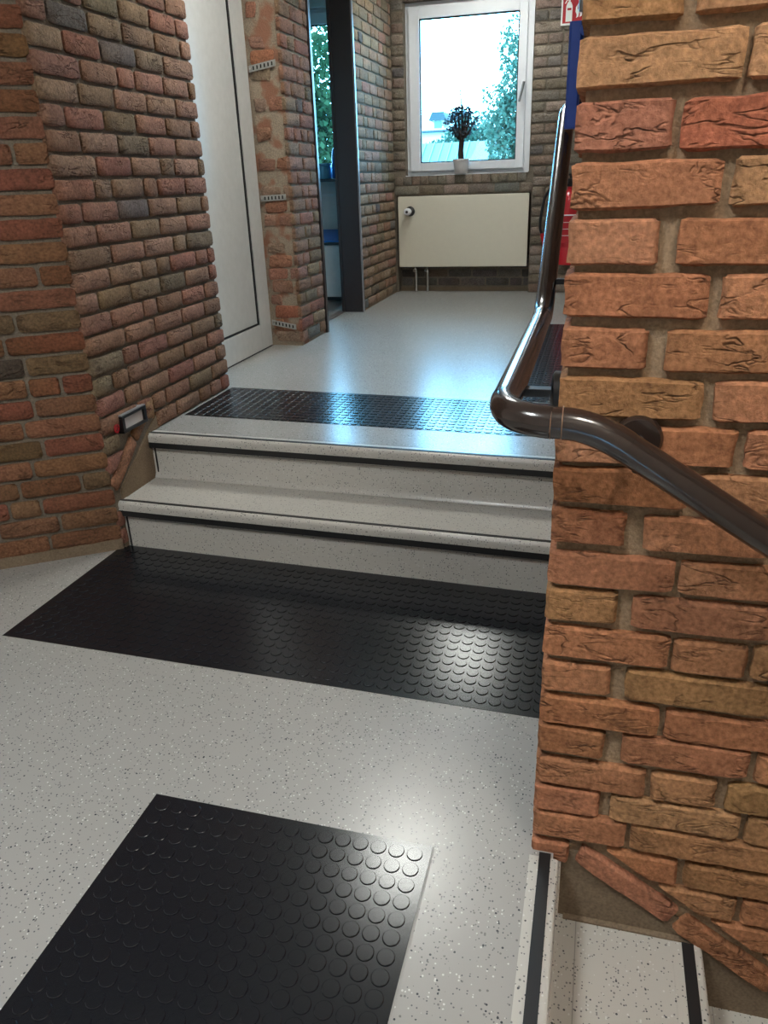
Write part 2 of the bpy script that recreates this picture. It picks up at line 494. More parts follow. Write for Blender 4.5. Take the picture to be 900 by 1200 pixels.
# measured brick edges per course, in photo pixels along the wall face (left, right) pairs, converted once to metres
_R = [[_x[0], _x[1], _x[2]], [_y[0], _y[1], _y[2]], [_z[0], _z[1], _z[2]]]
def on_wall(px, py, yy):
    c = _cv(px, py); d = [sum(_R[r][i] * c[i] for i in range(3)) for r in range(3)]
    t = yy / d[1]; return d[0] * t, d[2] * t + CAM_H
COURSES = [   # pixel row at course centre, brick left/right edges, colours
    (5, [(692, 804), (820, 930)], ['t', 't']),
    (68, [(684, 875), (883, 1010)], ['t', 't']),
    (150, [(677, 790), (800, 965)], ['r', 'R']),
    (213, [(673, 847), (860, 960)], ['o', 'y']),
    (283, [(669, 772), (795, 950)], ['o', 'o']),
    (345, [(667, 831), (846, 940)], ['o', 'o']),
    (407, [(660, 759), (781, 935)], ['o', 'o']),
    (462, [(656, 824), (838, 990)], ['t', 'o']),
    (518, [(652, 752), (766, 863), (875, 1010)], ['o', 'o', 'o']),
    (568, [(649, 807), (817, 960)], ['o', 't']),
    (618, [(646, 733), (755, 905), (915, 1050)], ['o', 'o', 'o']),
    (668, [(643, 790), (797, 945)], ['o', 'o']),
    (712, [(640, 723), (741, 905), (915, 1060)], ['t', 'o', 'o']),
    (755, [(638, 784), (789, 876), (883, 1030)], ['o', 'o', 'y']),
    (795, [(635, 715), (733, 905), (915, 1000)], ['o', 'y', 't']),
    (840, [(633, 772), (779, 935)], ['o', 'o']),
    (872, [(632, 708), (729, 878), (887, 1035)], ['o', 'o', 'o']),
    (908, [(631, 756), (763, 839), (852, 1000)], ['o', 't', 'y']),
    (945, [(629, 702), (715, 867), (875, 1020)], ['o', 'y', 'y']),
    (975, [(628, 732), (739, 910), (918, 1060)], ['o', 't', 't']),
]
COLR = {'o': (178, 122, 90), 't': (174, 128, 92), 'y': (172, 130, 90), 'r': (178, 118, 94), 'R': (178, 110, 86)}
W = Wall(wall_right, (0.0, MY), (1, 0), PAL_WARM, proud=0.019, res=(26, 9), nvar=10, hb=0.0635)
HB = 0.064
lim = lambda z: 0.055 + (0.020 - z) / 0.69          # upper edge of the raked brick band
def rw_extra(u, z0, z1, umax):
    u += 0.013
    while u < umax:
        L = 0.205 if random.random() < 0.7 else 0.098
        W.rect(u, u + L, z0, z1); u += L + 0.013
for k, (py, br, cl) in enumerate(COURSES):
    zt = tops[k]; zb = zt - HB
    last = 0
    for j, ((a, b), c) in enumerate(zip(br, cl)):
        # row centre drops to the right in the picture; use the course height itself to find u
        def to_u(px):
            lo = on_wall(px, py, WY)[0]
            # iterate: pixel row on that course at this column
            yy = py
            for _ in range(12):
                x, z = on_wall(px, yy, WY); yy += (z - (zt + zb) / 2) * 800
                if abs(z - (zt + zb) / 2) < 1e-4: break
            return x
        u0, u1 = to_u(a), to_u(b)
        if j == 0: u0 = WX
        back = 0.012
        if j == 0: back = 0.085 if (u1 - u0) > 0.15 else 0.19
        dz = random.uniform(-0.0025, 0.0025)
        W.quad([(u0, zb + dz), (u1, zb + random.uniform(-0.003, 0.003)), (u1, zt + random.uniform(-0.003, 0.003)), (u0, zt + dz)], COLR[c], (26, 9) if u1 - u0 > 0.14 else (15, 9), back)
        last = u1
    rw_extra(last, zb, zt, 1.15)
# courses above
zt = tops[0]; k = 0
while zt < CEIL - 0.09:
    zt += 0.077; k += 1
    L = 0.205 if k % 2 else 0.098
    W.quad([(WX, zt - HB), (WX + L, zt - HB), (WX + L, zt), (WX, zt)], None, (18, 6), 0.085 if L > 0.15 else 0.19)
    if zt < 2.1: rw_extra(WX + L, zt - HB, zt, 0.95)
# lowest courses, cut by the raked band
W.quad([(WX, -0.012), (0.030, -0.024), (0.030, 0.026), (WX, 0.024)], COLR['o'], (14, 8), 0.19)
lim = lambda z: 0.107 + (0.027 - z) / 0.66          # just above the raked band
zc = 0.030
for k, e in enumerate((0.247, 0.368, 0.50, 0.60, 0.72, 0.82, 0.94)):
    zt_, zb_ = zc, zc - 0.060
    W.quad([(lim(zb_), zb_), (e, zb_), (e, zt_), (lim(zt_), zt_)], COLR['t' if k % 2 else 'o'], (18, 8))
    rw_extra(e, zb_, zt_, 1.3)
    zc -= 0.0725
# raked bricks following the flight
W.quad([(0.045, -0.018), (0.244, -0.146), (0.264, -0.103), (0.058, 0.028)], COLR['r'], (24, 8))
ux, uz = Vector((0.835, -0.551)), Vector((0.551, 0.835))
p = Vector((0.251, -0.157))
for k, L in enumerate((0.25, 0.21, 0.2, 0.21)):
    a = p + ux * 0.004; b = p + ux * L
    W.quad([tuple(a), tuple(b), tuple(b + uz * 0.050), tuple(a + uz * 0.050)], COLR['o' if k % 2 == 0 else 'r'], (24, 8))
    p = p + ux * (L + 0.010)
# end face towards the steps: courses joined, hardly any of it faces the camera
me_list = MB()
endf = MB()
def add_block(mb, y0, y1, z0, z1):
    mb.box((WX + random.uniform(-0.002, 0.002), y0, z0), (WX + 0.03, y1, z1))
zt = tops[-1] + 0.0; k = len(tops) - 1
zz = [t for t in tops] + [tops[0] + 0.077 * i for i in range(1, 14)] + [-0.05 + HB]
for i, t in enumerate(sorted(zz)):
    if t > CEIL: continue
    y = WY + (0.1 if i % 2 else 0.205) + 0.008
    while y < WEND - 0.03:
        L = random.choice((0.205, 0.205, 0.098)); e = min(y + L, WEND)
        add_block(endf, y, e, t - HB, t); y = e + 0.012
eb = endf.build('brick_courses', 'brick', wall_right, bevel=0.004, kind='stuff'); eb.color = (*s2l((166, 112, 80)), 1)
# smooth cement skirt along the flight (flush render below the raked bricks)
struct(MB().prism([(0.012, MY - 0.004, 0.0), (0.06, MY - 0.004, 0.0), (1.6, MY - 0.004, -1.02), (1.6, MY - 0.004, -1.6), (0.012, MY - 0.004, -0.5)], (0, 0.02, 0)).build('trim_1', 'cement'))

# ---- left walls -------------------------------------------------------------
CX, CY = -1.752, 2.345           # vertical corner between the two left walls
dn = Vector((0.379, 0.259)).normalized(); nn = Vector((dn.y, -dn.x))
# angled wall: mortar plane 13 mm behind the brick faces
def off(p, n, d): return (p[0] - n.x * d, p[1] - n.y * d)
c0 = off((CX, CY), nn, 0.013); f0 = (c0[0] - dn.x * 1.75, c0[1] - dn.y * 1.75)
thick = (-nn.x * 0.3, -nn.y * 0.3, 0)
wl = MB().prism([(f0[0], f0[1], 0), (c0[0], c0[1], 0), (c0[0], c0[1], CEIL), (f0[0], f0[1], CEIL)], thick)
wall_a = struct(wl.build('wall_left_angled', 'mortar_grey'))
LA = 1.3
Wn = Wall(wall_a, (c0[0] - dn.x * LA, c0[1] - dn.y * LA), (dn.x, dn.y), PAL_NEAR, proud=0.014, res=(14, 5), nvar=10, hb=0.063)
k = 0; zt = 0.105
while zt < CEIL - 0.02 and zt < 2.35:
    z0 = zt - 0.062
    L = 0.205 if (k % 2) else 0.195
    # build from the corner leftwards
    u = LA; first = True
    while u > 0.06:
        ll = (0.255 if k % 2 == 0 else 0.205) if first else (0.1 if random.random() < 0.35 else 0.205)
        if first and k % 5 == 3: ll = 0.1
        Wn.rect(max(u - ll, 0.0), u, z0, zt); u -= ll + 0.012; first = False
    zt += 0.0756; k += 1
struct(MB().prism([(f0[0], f0[1], 0), (c0[0], c0[1], 0), (c0[0], c0[1], 0.046), (f0[0], f0[1], 0.046)], (nn.x * 0.010, nn.y * 0.010, 0)).build('baseboard_left', 'cement'))

LY1 = 3.41
wlong = MB().box((XL - 0.013 - 0.18, 2.356, 0), (XL - 0.013, LY1 - 0.012, CEIL))
wall_l = struct(wlong.build('wall_left', 'mortar_grey'))
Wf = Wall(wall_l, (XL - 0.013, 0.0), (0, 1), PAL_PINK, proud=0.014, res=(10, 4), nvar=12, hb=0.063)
def flim(z):      # raked band of bricks beside the two steps: keep what lies to the left of it / above the upper floor
    return None
zt = 0.457 - 0.0748 * 5; k = 0
def rake_u(z): return 2.385 + (z - 0.255) * (2.705 - 2.385) / (0.497 - 0.255)
while zt < CEIL - 0.02 and zt < 2.62:
    z0 = zt - 0.0625
    y0 = CY + 0.004
    if zt > 0.52:
        if k % 2: Wf.course(y0, LY1, z0, zt, 0.205 if k % 4 == 1 else 0.17, phead=0.22)
        else: Wf.course(y0, LY1, z0, zt, 0.11 if k % 4 == 0 else 0.24, phead=0.22)
    elif zt > 0.44:
        Wf.course(y0, 2.44, z0, zt, 0.205)
        Wf.course(2.72, LY1, z0, zt, 0.16)
    elif zt > 0.2:
        e = rake_u((z0 + zt) / 2) - 0.098
        if e - y0 > 0.03:
            Wf.quad([(y0, z0), (max(rake_u(z0) - 0.098, y0 + 0.012), z0), (rake_u(zt) - 0.098, zt), (y0, zt)])
    else:
        Wf.rect(y0, y0 + 0.03, z0, zt)
    zt += 0.0748; k += 1
rk = Vector((0.32, 0.242)).normalized(); rn = Vector((-rk.y, rk.x))
a = Vector((2.372, 0.240))
for L in (0.225, 0.175):
    b = a + rk * L
    Wf.quad([tuple(a - rn * 0.0), tuple(b - rn * 0.0), tuple(b + rn * 0.055), tuple(a + rn * 0.055)], (150, 108, 84), (12, 5)); a = b + rk * 0.008
Wf.quad([(2.635, 0.455), (2.70, 0.44), (2.705, 0.525), (2.65, 0.53)], (150, 120, 88))
# cement triangle beside the steps
struct(MB().prism([(XL - 0.006, 2.36, 0.0), (XL - 0.006, 2.66, 0.0), (XL - 0.006, 2.74, 0.46), (XL - 0.006, 2.40, 0.24)], (-0.01, 0, 0)).build('trim_2', 'cement'))
# end return of the long wall towards the door
Wr_ = Wall(wall_l, (XL - 0.19, LY1 - 0.013), (-1, 0), PAL_PINK, proud=0.012, res=(8, 4), nvar=4)

# ---- door wall (recessed) and door -----------------------------------------
XD = -1.94
struct(box((XD - 0.2, 2.5, 0.1), (XD - 0.052, 4.46, CEIL)).build('wall_door_side', 'plaster'))
door = struct(MB().box((XD - 0.06, 3.3, 0.555), (XD - 0.012, 4.257, 2.55)).build('door_1', 'white_paint', bevel=0.003))
MB().box((XD - 0.05, 4.273, Z2 + 0.008), (XD, 4.43, 2.75)).build('door_frame', 'white_paint', door, bevel=0.003)
MB().box((XD - 0.05, 3.3, Z2 + 0.008), (XD, 4.272, 0.545)).build('threshold', 'white_paint', door, bevel=0.003)
MB().box((XD - 0.05, 3.3, 2.566), (XD, 4.272, 2.75)).build('door_head', 'white_paint', door)
MB().box((XD - 0.05, 4.256, 0.547), (XD - 0.006, 4.272, 2.566)).box((XD - 0.05, 3.3, 0.546), (XD - 0.006, 4.272, 0.5555)).build('gasket', 'gasket', door)
MB().box((XD - 0.05, 3.3, Z2), (XD - 0.004, 4.43, Z2 + 0.008)).build('bottom_seal', 'gasket', door)

# ---- pier between door and doorway -------------------------------------------
XP = -1.735
PY0, PY1 = 4.44, 4.885
pier = struct(box((XD - 0.1, PY0 + 0.012, Z2 - 0.1), (XP - 0.012, PY1, CEIL)).build('wall_pier', 'rough_mortar'))
PAL_ROUGH = [((160, 112, 92), 4), ((154, 116, 98), 4), ((148, 124, 106), 3), ((162, 104, 82), 2)]
Wp = Wall(pier, (XD, PY0 + 0.012), (1, 0), PAL_ROUGH, mat='brick', proud=0.009, res=(9, 5), nvar=4)
Ws = Wall(pier, (XP - 0.012, 0.0), (0, 1), PAL_PINK, mat='brick', proud=0.012, res=(8, 4), nvar=8)
zt = Z2 + 0.085; k = 0
while zt < 2.75:
    z0 = zt - 0.062
    Ws.course(PY0, PY1 - 0.012, z0, zt, (0.098, 0.205, 0.16)[k % 3], phead=0.55)
    # rough broken return face
    j = lambda s=0.008: random.uniform(-s, s)
    if k % 2:
        e = 0.10 + j(0.03)
        Wp.quad([(0.012 + j(), z0 + j()), (e + j(), z0 + j()), (e + j(), zt + j()), (0.015 + j(), zt + j())])
        if random.random() < 0.6: Wp.quad([(e + 0.02 + j(), z0 + j()), (0.185 + j(), z0 + j()), (0.185 + j(), zt + j()), (e + 0.02, zt + j())])
    else:
        e = 0.17 + j(0.02)
        if random.random() < 0.75: Wp.quad([(0.02 + j(0.012), z0 + j()), (e, z0 + j()), (e + j(), zt + j()), (0.02 + j(0.012), zt + j())])
    zt += 0.0755; k += 1

# ---- doorway with dark brown frame ------------------------------------------
df = struct(MB().box((XP - 0.30, PY1, Z2 - 0.02), (XP + 0.004, PY1 + 0.035, 2.52)).build('door_2', 'brown', bevel=0.003))
MB().box((XP - 0.155, 5.735, Z2 - 0.02), (XP + 0.002, 5.80, 2.52)).build('frame_jamb', 'brown', df, bevel=0.003)
MB().box((XP - 0.30, PY1, 2.52), (XP + 0.004, 5.80, 2.58)).build('frame_head', 'brown', df)
MB().box((XP - 0.165, 5.728, Z2), (XP - 0.145, 5.745, 2.52)).build('stop_bead', 'brown', df)
MB().box((XP + 0.002, 5.738, Z2), (XP + 0.012, 5.752, 2.52)).build('edge_bead', 'edge', df)
MB().box((XP - 0.2, PY1 + 0.03, Z2 - 0.02), (XP - 0.14, 5.735, Z2 + 0.006)).build('threshold', 'tile_floor', df)

# ---- wall beyond the doorway -------------------------------------------------
wc = MB().box((XP - 0.17, 5.80, Z2 - 0.1), (XP - 0.012, YB + 0.3, CEIL)).box((XP - 0.17, PY1, 2.58), (XP - 0.012, 5.81, CEIL))
wall_c = struct(wc.build('wall_left_far', 'mortar_grey'))
Wc = Wall(wall_c, (XP - 0.012, 0.0), (0, 1), PAL_FAR, mat='brick_far', proud=0.012, res=(6, 3), nvar=8)
zt = Z2 + 0.075; k = 0
while zt < 2.85:
    Wc.course(5.812, YB, zt - 0.062, zt, (0.098, 0.205, 0.15)[k % 3], phead=0.3)
    zt += 0.0755; k += 1

# ---- back wall with window opening and radiator niche ------------------------
wx0, wx1, wz0, wz1 = -1.635, -0.632, 1.343, 2.59
nx0, nx1, nz1 = -1.722, -0.575, 1.185
BY = YB + 0.012; BT = YB + 0.30
wb = MB()
wb.box((XP - 0.05, BY, wz1), (1.6, BT, CEIL))
wb.box((XP - 0.05, BY, nz1), (1.6, BT, wz0))
wb.box((XP - 0.05, BY, wz0), (wx0, BT, wz1)); wb.box((wx1, BY, wz0), (1.6, BT, wz1))
wb.box((XP - 0.05, BY, Z2 - 0.1), (nx0, BT, nz1)); wb.box((nx1, BY, Z2 - 0.1), (1.6, BT, nz1))
wb.box((nx0, YB + 0.11, Z2 - 0.1), (nx1, BT, nz1))
wall_b = struct(wb.build('wall_back', 'mortar_grey'))
Wb = Wall(wall_b, (0.0, BY), (1, 0), PAL_BACK, mat='brick_far', proud=0.012, res=(6, 3), nvar=8)
zt = Z2 + 0.070; k = 0
while zt < 2.85:
    z0 = zt - 0.062
    if z0 > wz1: Wb.course(XP + 0.005, 0.9, z0, zt, (0.098, 0.205)[k % 2], phead=0.2)
    else:
        Wb.course((wx1 + 0.03 if z0 > nz1 + 0.15 else nx1 + 0.005), 0.75, z0, zt, (0.098, 0.205)[k % 2], phead=0.25)
        if z0 > wz0: Wb.rect(XP + 0.004, wx0 - 0.004, z0, zt)
    zt += 0.0765; k += 1
u = XP + 0.005
while u < nx1 - 0.05:
    Wb.rect(u, u + 0.066, 1.272, 1.338); u += 0.074
u = XP + 0.005
while u < nx1 - 0.05:
    Wb.rect(u, min(u + 0.2, nx1), 1.195, 1.262); u += 0.212
Wni = Wall(wall_b, (0.0, YB + 0.11), (1, 0), [((104, 96, 92), 3), ((96, 90, 88), 2), ((112, 98, 88), 1)], mat='brick_far', proud=0.005, res=(6, 3), nvar=6)
for k, z0 in enumerate((0.40, 0.472, 0.548, 0.62)):
    Wni.course(nx0 + 0.01, nx1 - 0.01, z0 + 0.035, z0 + 0.097, (0.098, 0.205)[k % 2], phead=0.1)
struct(box((nx0, YB + 0.095, Z2), (nx1, YB + 0.11, Z2 + 0.035)).build('baseboard_niche', 'cement'))
struct(box((XL - 0.013 + 0.012, 5.81, Z2), (XL + 0.006, YB, Z2 + 0.014)).build('baseboard_left_far', 'cement'))

# side and rear walls that close the place (outside the picture)
struct(box((1.6, WEND - 0.1, Z2 - 0.2), (1.8, 7.1, CEIL)).build('wall_right_far', 'plaster'))
struct(box((-3.4, -2.4, -0.2), (3.3, -2.2, CEIL)).build('wall_behind', 'plaster'))
struct(box((-3.4, -2.2, -0.2), (-3.2, 1.4, CEIL)).build('wall_left_near', 'plaster'))
struct(MB().box((0.03, -0.6, -1.75), (3.4, -0.4, CEIL)).box((0.03, -2.3, -0.2), (0.23, -0.6, CEIL)).build('wall_stairwell', 'plaster'))
struct(MB().box((3.2, -0.4, -1.75), (3.4, 1.3, CEIL)).box((-0.2, -0.6, -1.75), (0.0, 1.3, -0.15)).build('wall_stairwell_end', 'plaster'))
# side room shell
sr = MB()
sx0, sx1, sz0, sz1 = -3.0, -2.0, 1.335, 2.61
sr.box((-4.4, YB, sz1), (XP - 0.17, BT, CEIL)); sr.box((-4.4, YB, Z2 - 0.2), (XP - 0.17, BT, sz0))
sr.box((-4.4, YB, sz0), (sx0, BT, sz1)); sr.box((sx1, YB, sz0), (XP - 0.17, BT, sz1))
struct(sr.build('wall_side_room_back', 'plaster'))
struct(box((-4.5, 4.3, Z2 - 0.2), (-4.3, BT, CEIL)).build('wall_side_room_left', 'plaster'))
struct(box((-4.4, 4.3, Z2 - 0.2), (XD - 0.1, 4.5, CEIL)).build('wall_side_room_front', 'plaster'))

# ------------------------------------------------------------------ stairs up (two steps)
def skew(yl_yr, x): return yline(yl_yr[0], yl_yr[1], x)
st = empty('step_flight', (-0.9, 2.36, 0), 'two pale speckled vinyl steps with black nosing bands up to the upper floor', 'stairs')
xa, xb = XL - 0.012, WX + 0.02
def across(yy, prof, name, mat, smooth=True, xl=xa, xr=xb):
    """prof: list of (dy, z) cross-section swept along the skewed step line"""
    mb = MB(); k = len(prof)
    for x in (xl, xr):
        for dy, z in prof: mb.v.append((x, skew(yy, x) + dy, z))
    mb.f.append(tuple(range(k))); mb.f.append(tuple(k + i for i in reversed(range(k))))
    for i in range(k):
        j = (i + 1) % k; mb.f.append((i, j, k + j, k + i))
    return mb.build(name, mat, st, smooth=smooth)
for (yn, yr, yr2, zt, zb) in ((Y_N1, Y_R1, Y_R2, Z1, 0.0), (Y_N2, Y_R2, (2.72, 2.66), Z2, Z1)):
    ys = (yn[0] - yr[0])
    cove = [(0.0, zb), (-0.016, zb + 0.002), (-0.010, zb + 0.008), (-0.004, zb + 0.02), (0.0, zb + 0.04)] if zb > 0 else [(0.0, zb)]
    across(yr, cove + [(0.0, zt - 0.052), (0.05, zt - 0.052), (0.05, zb)], 'riser', 'vinyl_step')
    dn_ = yr2[0] - yn[0]
    if zb == 0.0: across(yn, [(0.05, zt - 0.02), (0.05, zt), (dn_ + 0.04, zt), (dn_ + 0.04, zt - 0.02)], 'tread', 'vinyl_step', False)
    R = 0.016
    arc = [(R - R * math.sin(a) , zt + 0.0015 - R + R * math.cos(a)) for a in [i * math.pi / 2 / 6 for i in range(7)]]
    nose = [(0.055, zt + 0.0012), (0.05, zt + 0.0015)] + arc + [(0.0, zt - 0.034), (0.004, zt - 0.058), (0.055, zt - 0.058)]
    across(yn, nose, 'nosing', 'vinyl_step')
    across(yn, [(-0.0012, zt - 0.034), (-0.0012, zt - 0.0575), (0.003, zt - 0.0575), (0.003, zt - 0.034)], 'nosing_band', 'strip', False)
    across(yn, [(0.017, zt + 0.001), (0.017, zt + 0.0032), (0.031, zt + 0.0032), (0.031, zt + 0.001)], 'grip_strip', 'strip', False)
    across(yr, [(-0.0012, zt - 0.070), (-0.0012, zt - 0.0725), (0.002, zt - 0.0725), (0.002, zt - 0.070)], 'seam_line', 'seam', False)
    MB().prism([(XL + 0.004, skew(yr, xa) - 0.004, zb), (XL + 0.004, skew(yr, xa) + 0.004, zb), (XL + 0.004, skew(yr, xa) + 0.004, zt - 0.06), (XL + 0.004, skew(yr, xa) - 0.004, zt - 0.06)], (0.006, 0, 0)).build('edge_sealant', 'gasket', st)

# ------------------------------------------------------------------ stairs down (to the right)
sd = empty('lower_flight', (0.3, 0.5, -0.2), 'pale speckled vinyl steps going down beside the orange brick wall', 'stairs')
yA, yB_ = -0.4, MY - 0.004
TD = 0.307
for k in range(7):
    z = -Z1 * k; xe = 0.013 + TD * k
    x0 = (xe - TD + 0.004) if k else -0.05
    if k: MB().box((x0, yA, z - 0.03), (xe - 0.03, yB_, z)).build('tread', 'vinyl_step', sd)
    R = 0.010
    prof = [(xe - 0.062, z + 0.0012), (xe - R, z + 0.0015)] + [(xe - R + R * math.sin(a), z + 0.0015 - R + R * math.cos(a)) for a in [i * math.pi / 2 / 5 for i in range(1, 6)]] + [(xe, z - 0.03), (xe - 0.062, z - 0.03)]
    ytop = yB_ if k else 1.205
    MB().prism([(p[0], yA, p[1]) for p in prof], (0, ytop - yA, 0)).build('nosing', 'vinyl_step', sd, smooth=True)
    MB().box((xe - 0.042, yA, z + 0.001), (xe - 0.018, ytop + (0.0 if k else 0.01), z + 0.0035)).build('grip_strip', 'strip', sd)
    MB().box((xe - 0.01, yA, z - Z1), (xe + 0.004, yB_, z - 0.028)).build('riser', 'vinyl_step', sd)
    MB().box((xe + 0.045, yA, z - Z1), (xe + 0.047, yB_, z - Z1 + 0.0008)).build('seam_line', 'seam', sd)
# cement fillet along the wall on the first tread
tag(box((0.03, yB_ - 0.012, -Z1), (0.34, yB_ + 0.002, -Z1 + 0.006)).build('cement_fillet', 'cement', bevel=0.002), 'thin cement fillet where the lower tread meets the brick wall', 'fillet')

# ------------------------------------------------------------------ studded rubber mats
def stud_mesh(r, h):
    me = bpy.data.meshes.new('stud'); mb = MB()
    mb.lathe([(r, -0.001), (r, h * 0.55), (r * 0.93, h), ], (0, 0, 0), seg=18)
    me.from_pydata(mb.v, [], mb.f)
    for p in me.polygons: p.use_smooth = True
    try: me.set_sharp_from_angle(angle=math.radians(30))
    except Exception: pass
    me.materials.append(M['rubber']); return me
STUD = stud_mesh(0.0172, 0.0022)
def mat_thing(name, quad, z, label, pitch, mode, nind=300, seg=10):
    """quad: near-left, near-right, far-right, far-left (x,y)"""
    c = (sum(p[0] for p in quad) / 4, sum(p[1] for p in quad) / 4)
    root = empty(name, (c[0], c[1], z), label, 'mat', 'round-studded rubber mats')
    MB().prism([(p[0], p[1], z - 0.002) for p in quad], (0, 0, 0.0032)).build('mat_base', 'rubber', root)
    q = [Vector(p) for p in quad]
    w = (q[1] - q[0]).length; d = (q[3] - q[0]).length
    nx = int(w / pitch); ny = int(d / pitch)
    pts = []
    for j in range(ny):
        for i in range(nx):
            a = ((i + 0.5) * pitch + (w - nx * pitch) / 2) / w; b = ((j + 0.5) * pitch + (d - ny * pitch) / 2) / d
            pts.append((q[0] * (1 - a) + q[1] * a) * (1 - b) + (q[3] * (1 - a) + q[2] * a) * b)
    zt = 0.0012
    pts.sort(key=lambda p: p.x * p.x + p.y * p.y)
    ind = pts[:nind] if mode else []
    rest = pts[nind:] if mode else pts
    for p in ind:
        o = bpy.data.objects.new('stud', STUD); COL.objects.link(o); o.parent = root
        o.location = (p.x - c[0], p.y - c[1], zt)
    if rest:
        mb = MB()
        for p in rest:
            mb.lathe([(0.0172, 0), (0.0172, 0.0012), (0.0160, 0.0022)], (p.x, p.y, z + zt), seg=seg)
        mb.build('studs', 'rubber', root, smooth=True, kind='stuff')
    return root
mat_thing('rubber_mat', [(-0.922, 0.48), (-0.252, 0.48), (-0.252, 1.178), (-0.922, 1.181)], 0.0, 'square black round-studded rubber mat nearest the viewer on the landing', 0.0402, True, 300)
mat_thing('rubber_mat', [(-1.789, 1.695), (-0.03, 1.655), (-0.03, 2.318), (-1.775, 2.378)], 0.0, 'wide black round-studded rubber mat at the foot of the two steps', 0.0402, True, 300, 12)
mat_thing('rubber_mat', [(-1.735, 2.918), (-0.06, 2.845), (-0.06, 3.325), (-1.735, 3.408)], Z2, 'black studded rubber mat across the upper floor behind the top step', 0.0402, False)
mat_thing('rubber_mat', [(-0.308, 3.345), (0.5, 3.33), (0.5, 5.30), (-0.308, 5.30)], Z2, 'long black studded rubber runner seen behind the handrail on the upper floor', 0.0402, False, seg=8)
# light weld seam beside the landing mat
tag(box((-0.2515, 0.48, 0.0), (-0.2475, 1.178, 0.0014)).build('weld_seam', 'seam'), 'thin pale weld seam along the right edge of the nearest rubber mat', 'seam')

# ------------------------------------------------------------------ handrail
hr = empty('handrail', (-0.1, 1.13, 0.9), 'dark brown tubular handrail wrapping around the end of the orange brick wall', 'handrail')
RY, RX, RZ, RR = 1.130, -0.130, 0.982, 0.0245
def arc_pts(p0, pc, p1, n=8):
    """smooth corner from p0 to p1 with control pc (quadratic)"""
    p0, pc, p1 = Vector(p0), Vector(pc), Vector(p1)
    return [p0 * (1 - t) ** 2 + pc * 2 * t * (1 - t) + p1 * t * t for t in [i / n for i in range(n + 1)]]
sl = 0.62
bend = (0.008, RY, RZ - 0.008)
MB().tube([(1.6, RY, bend[2] - sl * (1.6 - bend[0])), (0.06, RY, bend[2] - sl * 0.052)], RR, 24).build('sloping_rail', 'rail', hr, smooth=True)
MB().tube(arc_pts((0.06, RY, bend[2] - sl * 0.052), bend, (-0.035, RY, RZ - 0.008)), RR * 1.02, 24).build('bend_fitting', 'rail', hr, smooth=True)
MB().tube([(-0.035, RY, RZ - 0.008), (-0.052, RY, RZ - 0.007)], RR, 24).build('rail_stub', 'rail', hr, smooth=True)
MB().tube(arc_pts((-0.052, RY, RZ - 0.007), (RX, RY, RZ - 0.002), (RX, RY + 0.085, RZ), 12), RR * 1.04, 24).build('corner_elbow', 'rail', hr, smooth=True)
for x in (-0.035, -0.052):
    MB().tube([(x - 0.0008, RY, RZ - 0.0075), (x + 0.0008, RY, RZ - 0.0075)], RR * 1.05, 24).build('joint_ring', 'railring', hr, smooth=True)
dsl = Vector((0, 0.80, 0.61)).normalized()
side0 = Vector((RX, 2.06, RZ))
MB().tube([(RX, RY + 0.085, RZ), (RX, 2.0, RZ)], RR, 24).build('level_rail', 'rail', hr, smooth=True)
e1 = side0 + dsl * 0.06
MB().tube(arc_pts((RX, 2.0, RZ), side0, e1), RR * 1.02, 24).build('bend_fitting', 'rail', hr, smooth=True)
e2 = side0 + dsl * 0.83
MB().tube([e1, e2], RR, 24).build('rising_rail', 'rail', hr, smooth=True)
MB().tube(arc_pts(e2, e2 + dsl * 0.05, e2 + Vector((0.085, 0.02, 0.02))), RR, 20).build('return_end', 'rail', hr, smooth=True)
def side_bracket(y, z):
    b = MB().box((RX + 0.005, y - 0.012, z - 0.020), (WX - 0.004, y + 0.012, z - 0.006)).box((RX - 0.012, y - 0.012, z - 0.03), (RX + 0.014, y + 0.012, z - 0.012)).build('bracket_arm', 'black', hr, bevel=0.002)
    MB().lathe([(0.030, 0), (0.036, 0.004), (0.036, 0.014)], (WX - 0.016, y, z - 0.012), 'x', 24).build('wall_plate', 'black', b, smooth=True)
side_bracket(1.33, RZ); side_bracket(2.16, RZ + 0.085)
# disc plate on the front face
fb = MB().tube(arc_pts((0.081, WY - 0.01, 0.926), (0.081, RY + 0.02, 0.926), (0.081, RY, 0.905)), 0.010, 12).build('bracket_arm', 'black', hr, smooth=True)
MB().lathe([(0.039, 0.012), (0.039, 0.003), (0.034, -0.003), (0.012, -0.006)], (0.081, WY - 0.006, 0.926), 'y', 32).build('wall_plate', 'rail', fb, smooth=True)

# blue bar above the rail
bl = empty('blue_bar', (-0.125, 2.60, 1.45), 'upright blue lacquered metal bar above the handrail end beside the brick wall', 'bar')
MB().prism([(-0.130, 2.585, 1.44), (-0.124, 2.577, 1.44), (-0.098, 2.577, 1.44), (-0.092, 2.585, 1.44), (-0.092, 2.615, 1.44), (-0.130, 2.615, 1.44)], (0, 0.0, 0.273)).build('bar_body', 'blue', bl)
MB().box((-0.094, 2.59, 1.475), (WX - 0.004, 2.61, 1.503)).build('lower_mount', 'blue', bl, bevel=0.003)
MB().lathe([(0.009, -0.012), (0.009, 0.0)], (-0.062, 2.592, 1.489), 'y', 12).build('bolt', 'grey_metal', bl, smooth=True)
MB().lathe([(0.016, 0.0), (0.018, 0.008), (0.018, 0.028), (0.014, 0.034)], (-0.084, 2.575, 1.69), 'y', 20).build('upper_mount', 'blue', bl, smooth=True)
MB().box((-0.084, 2.60, 1.68), (WX - 0.004, 2.615, 1.70)).build('upper_arm', 'blue', bl)
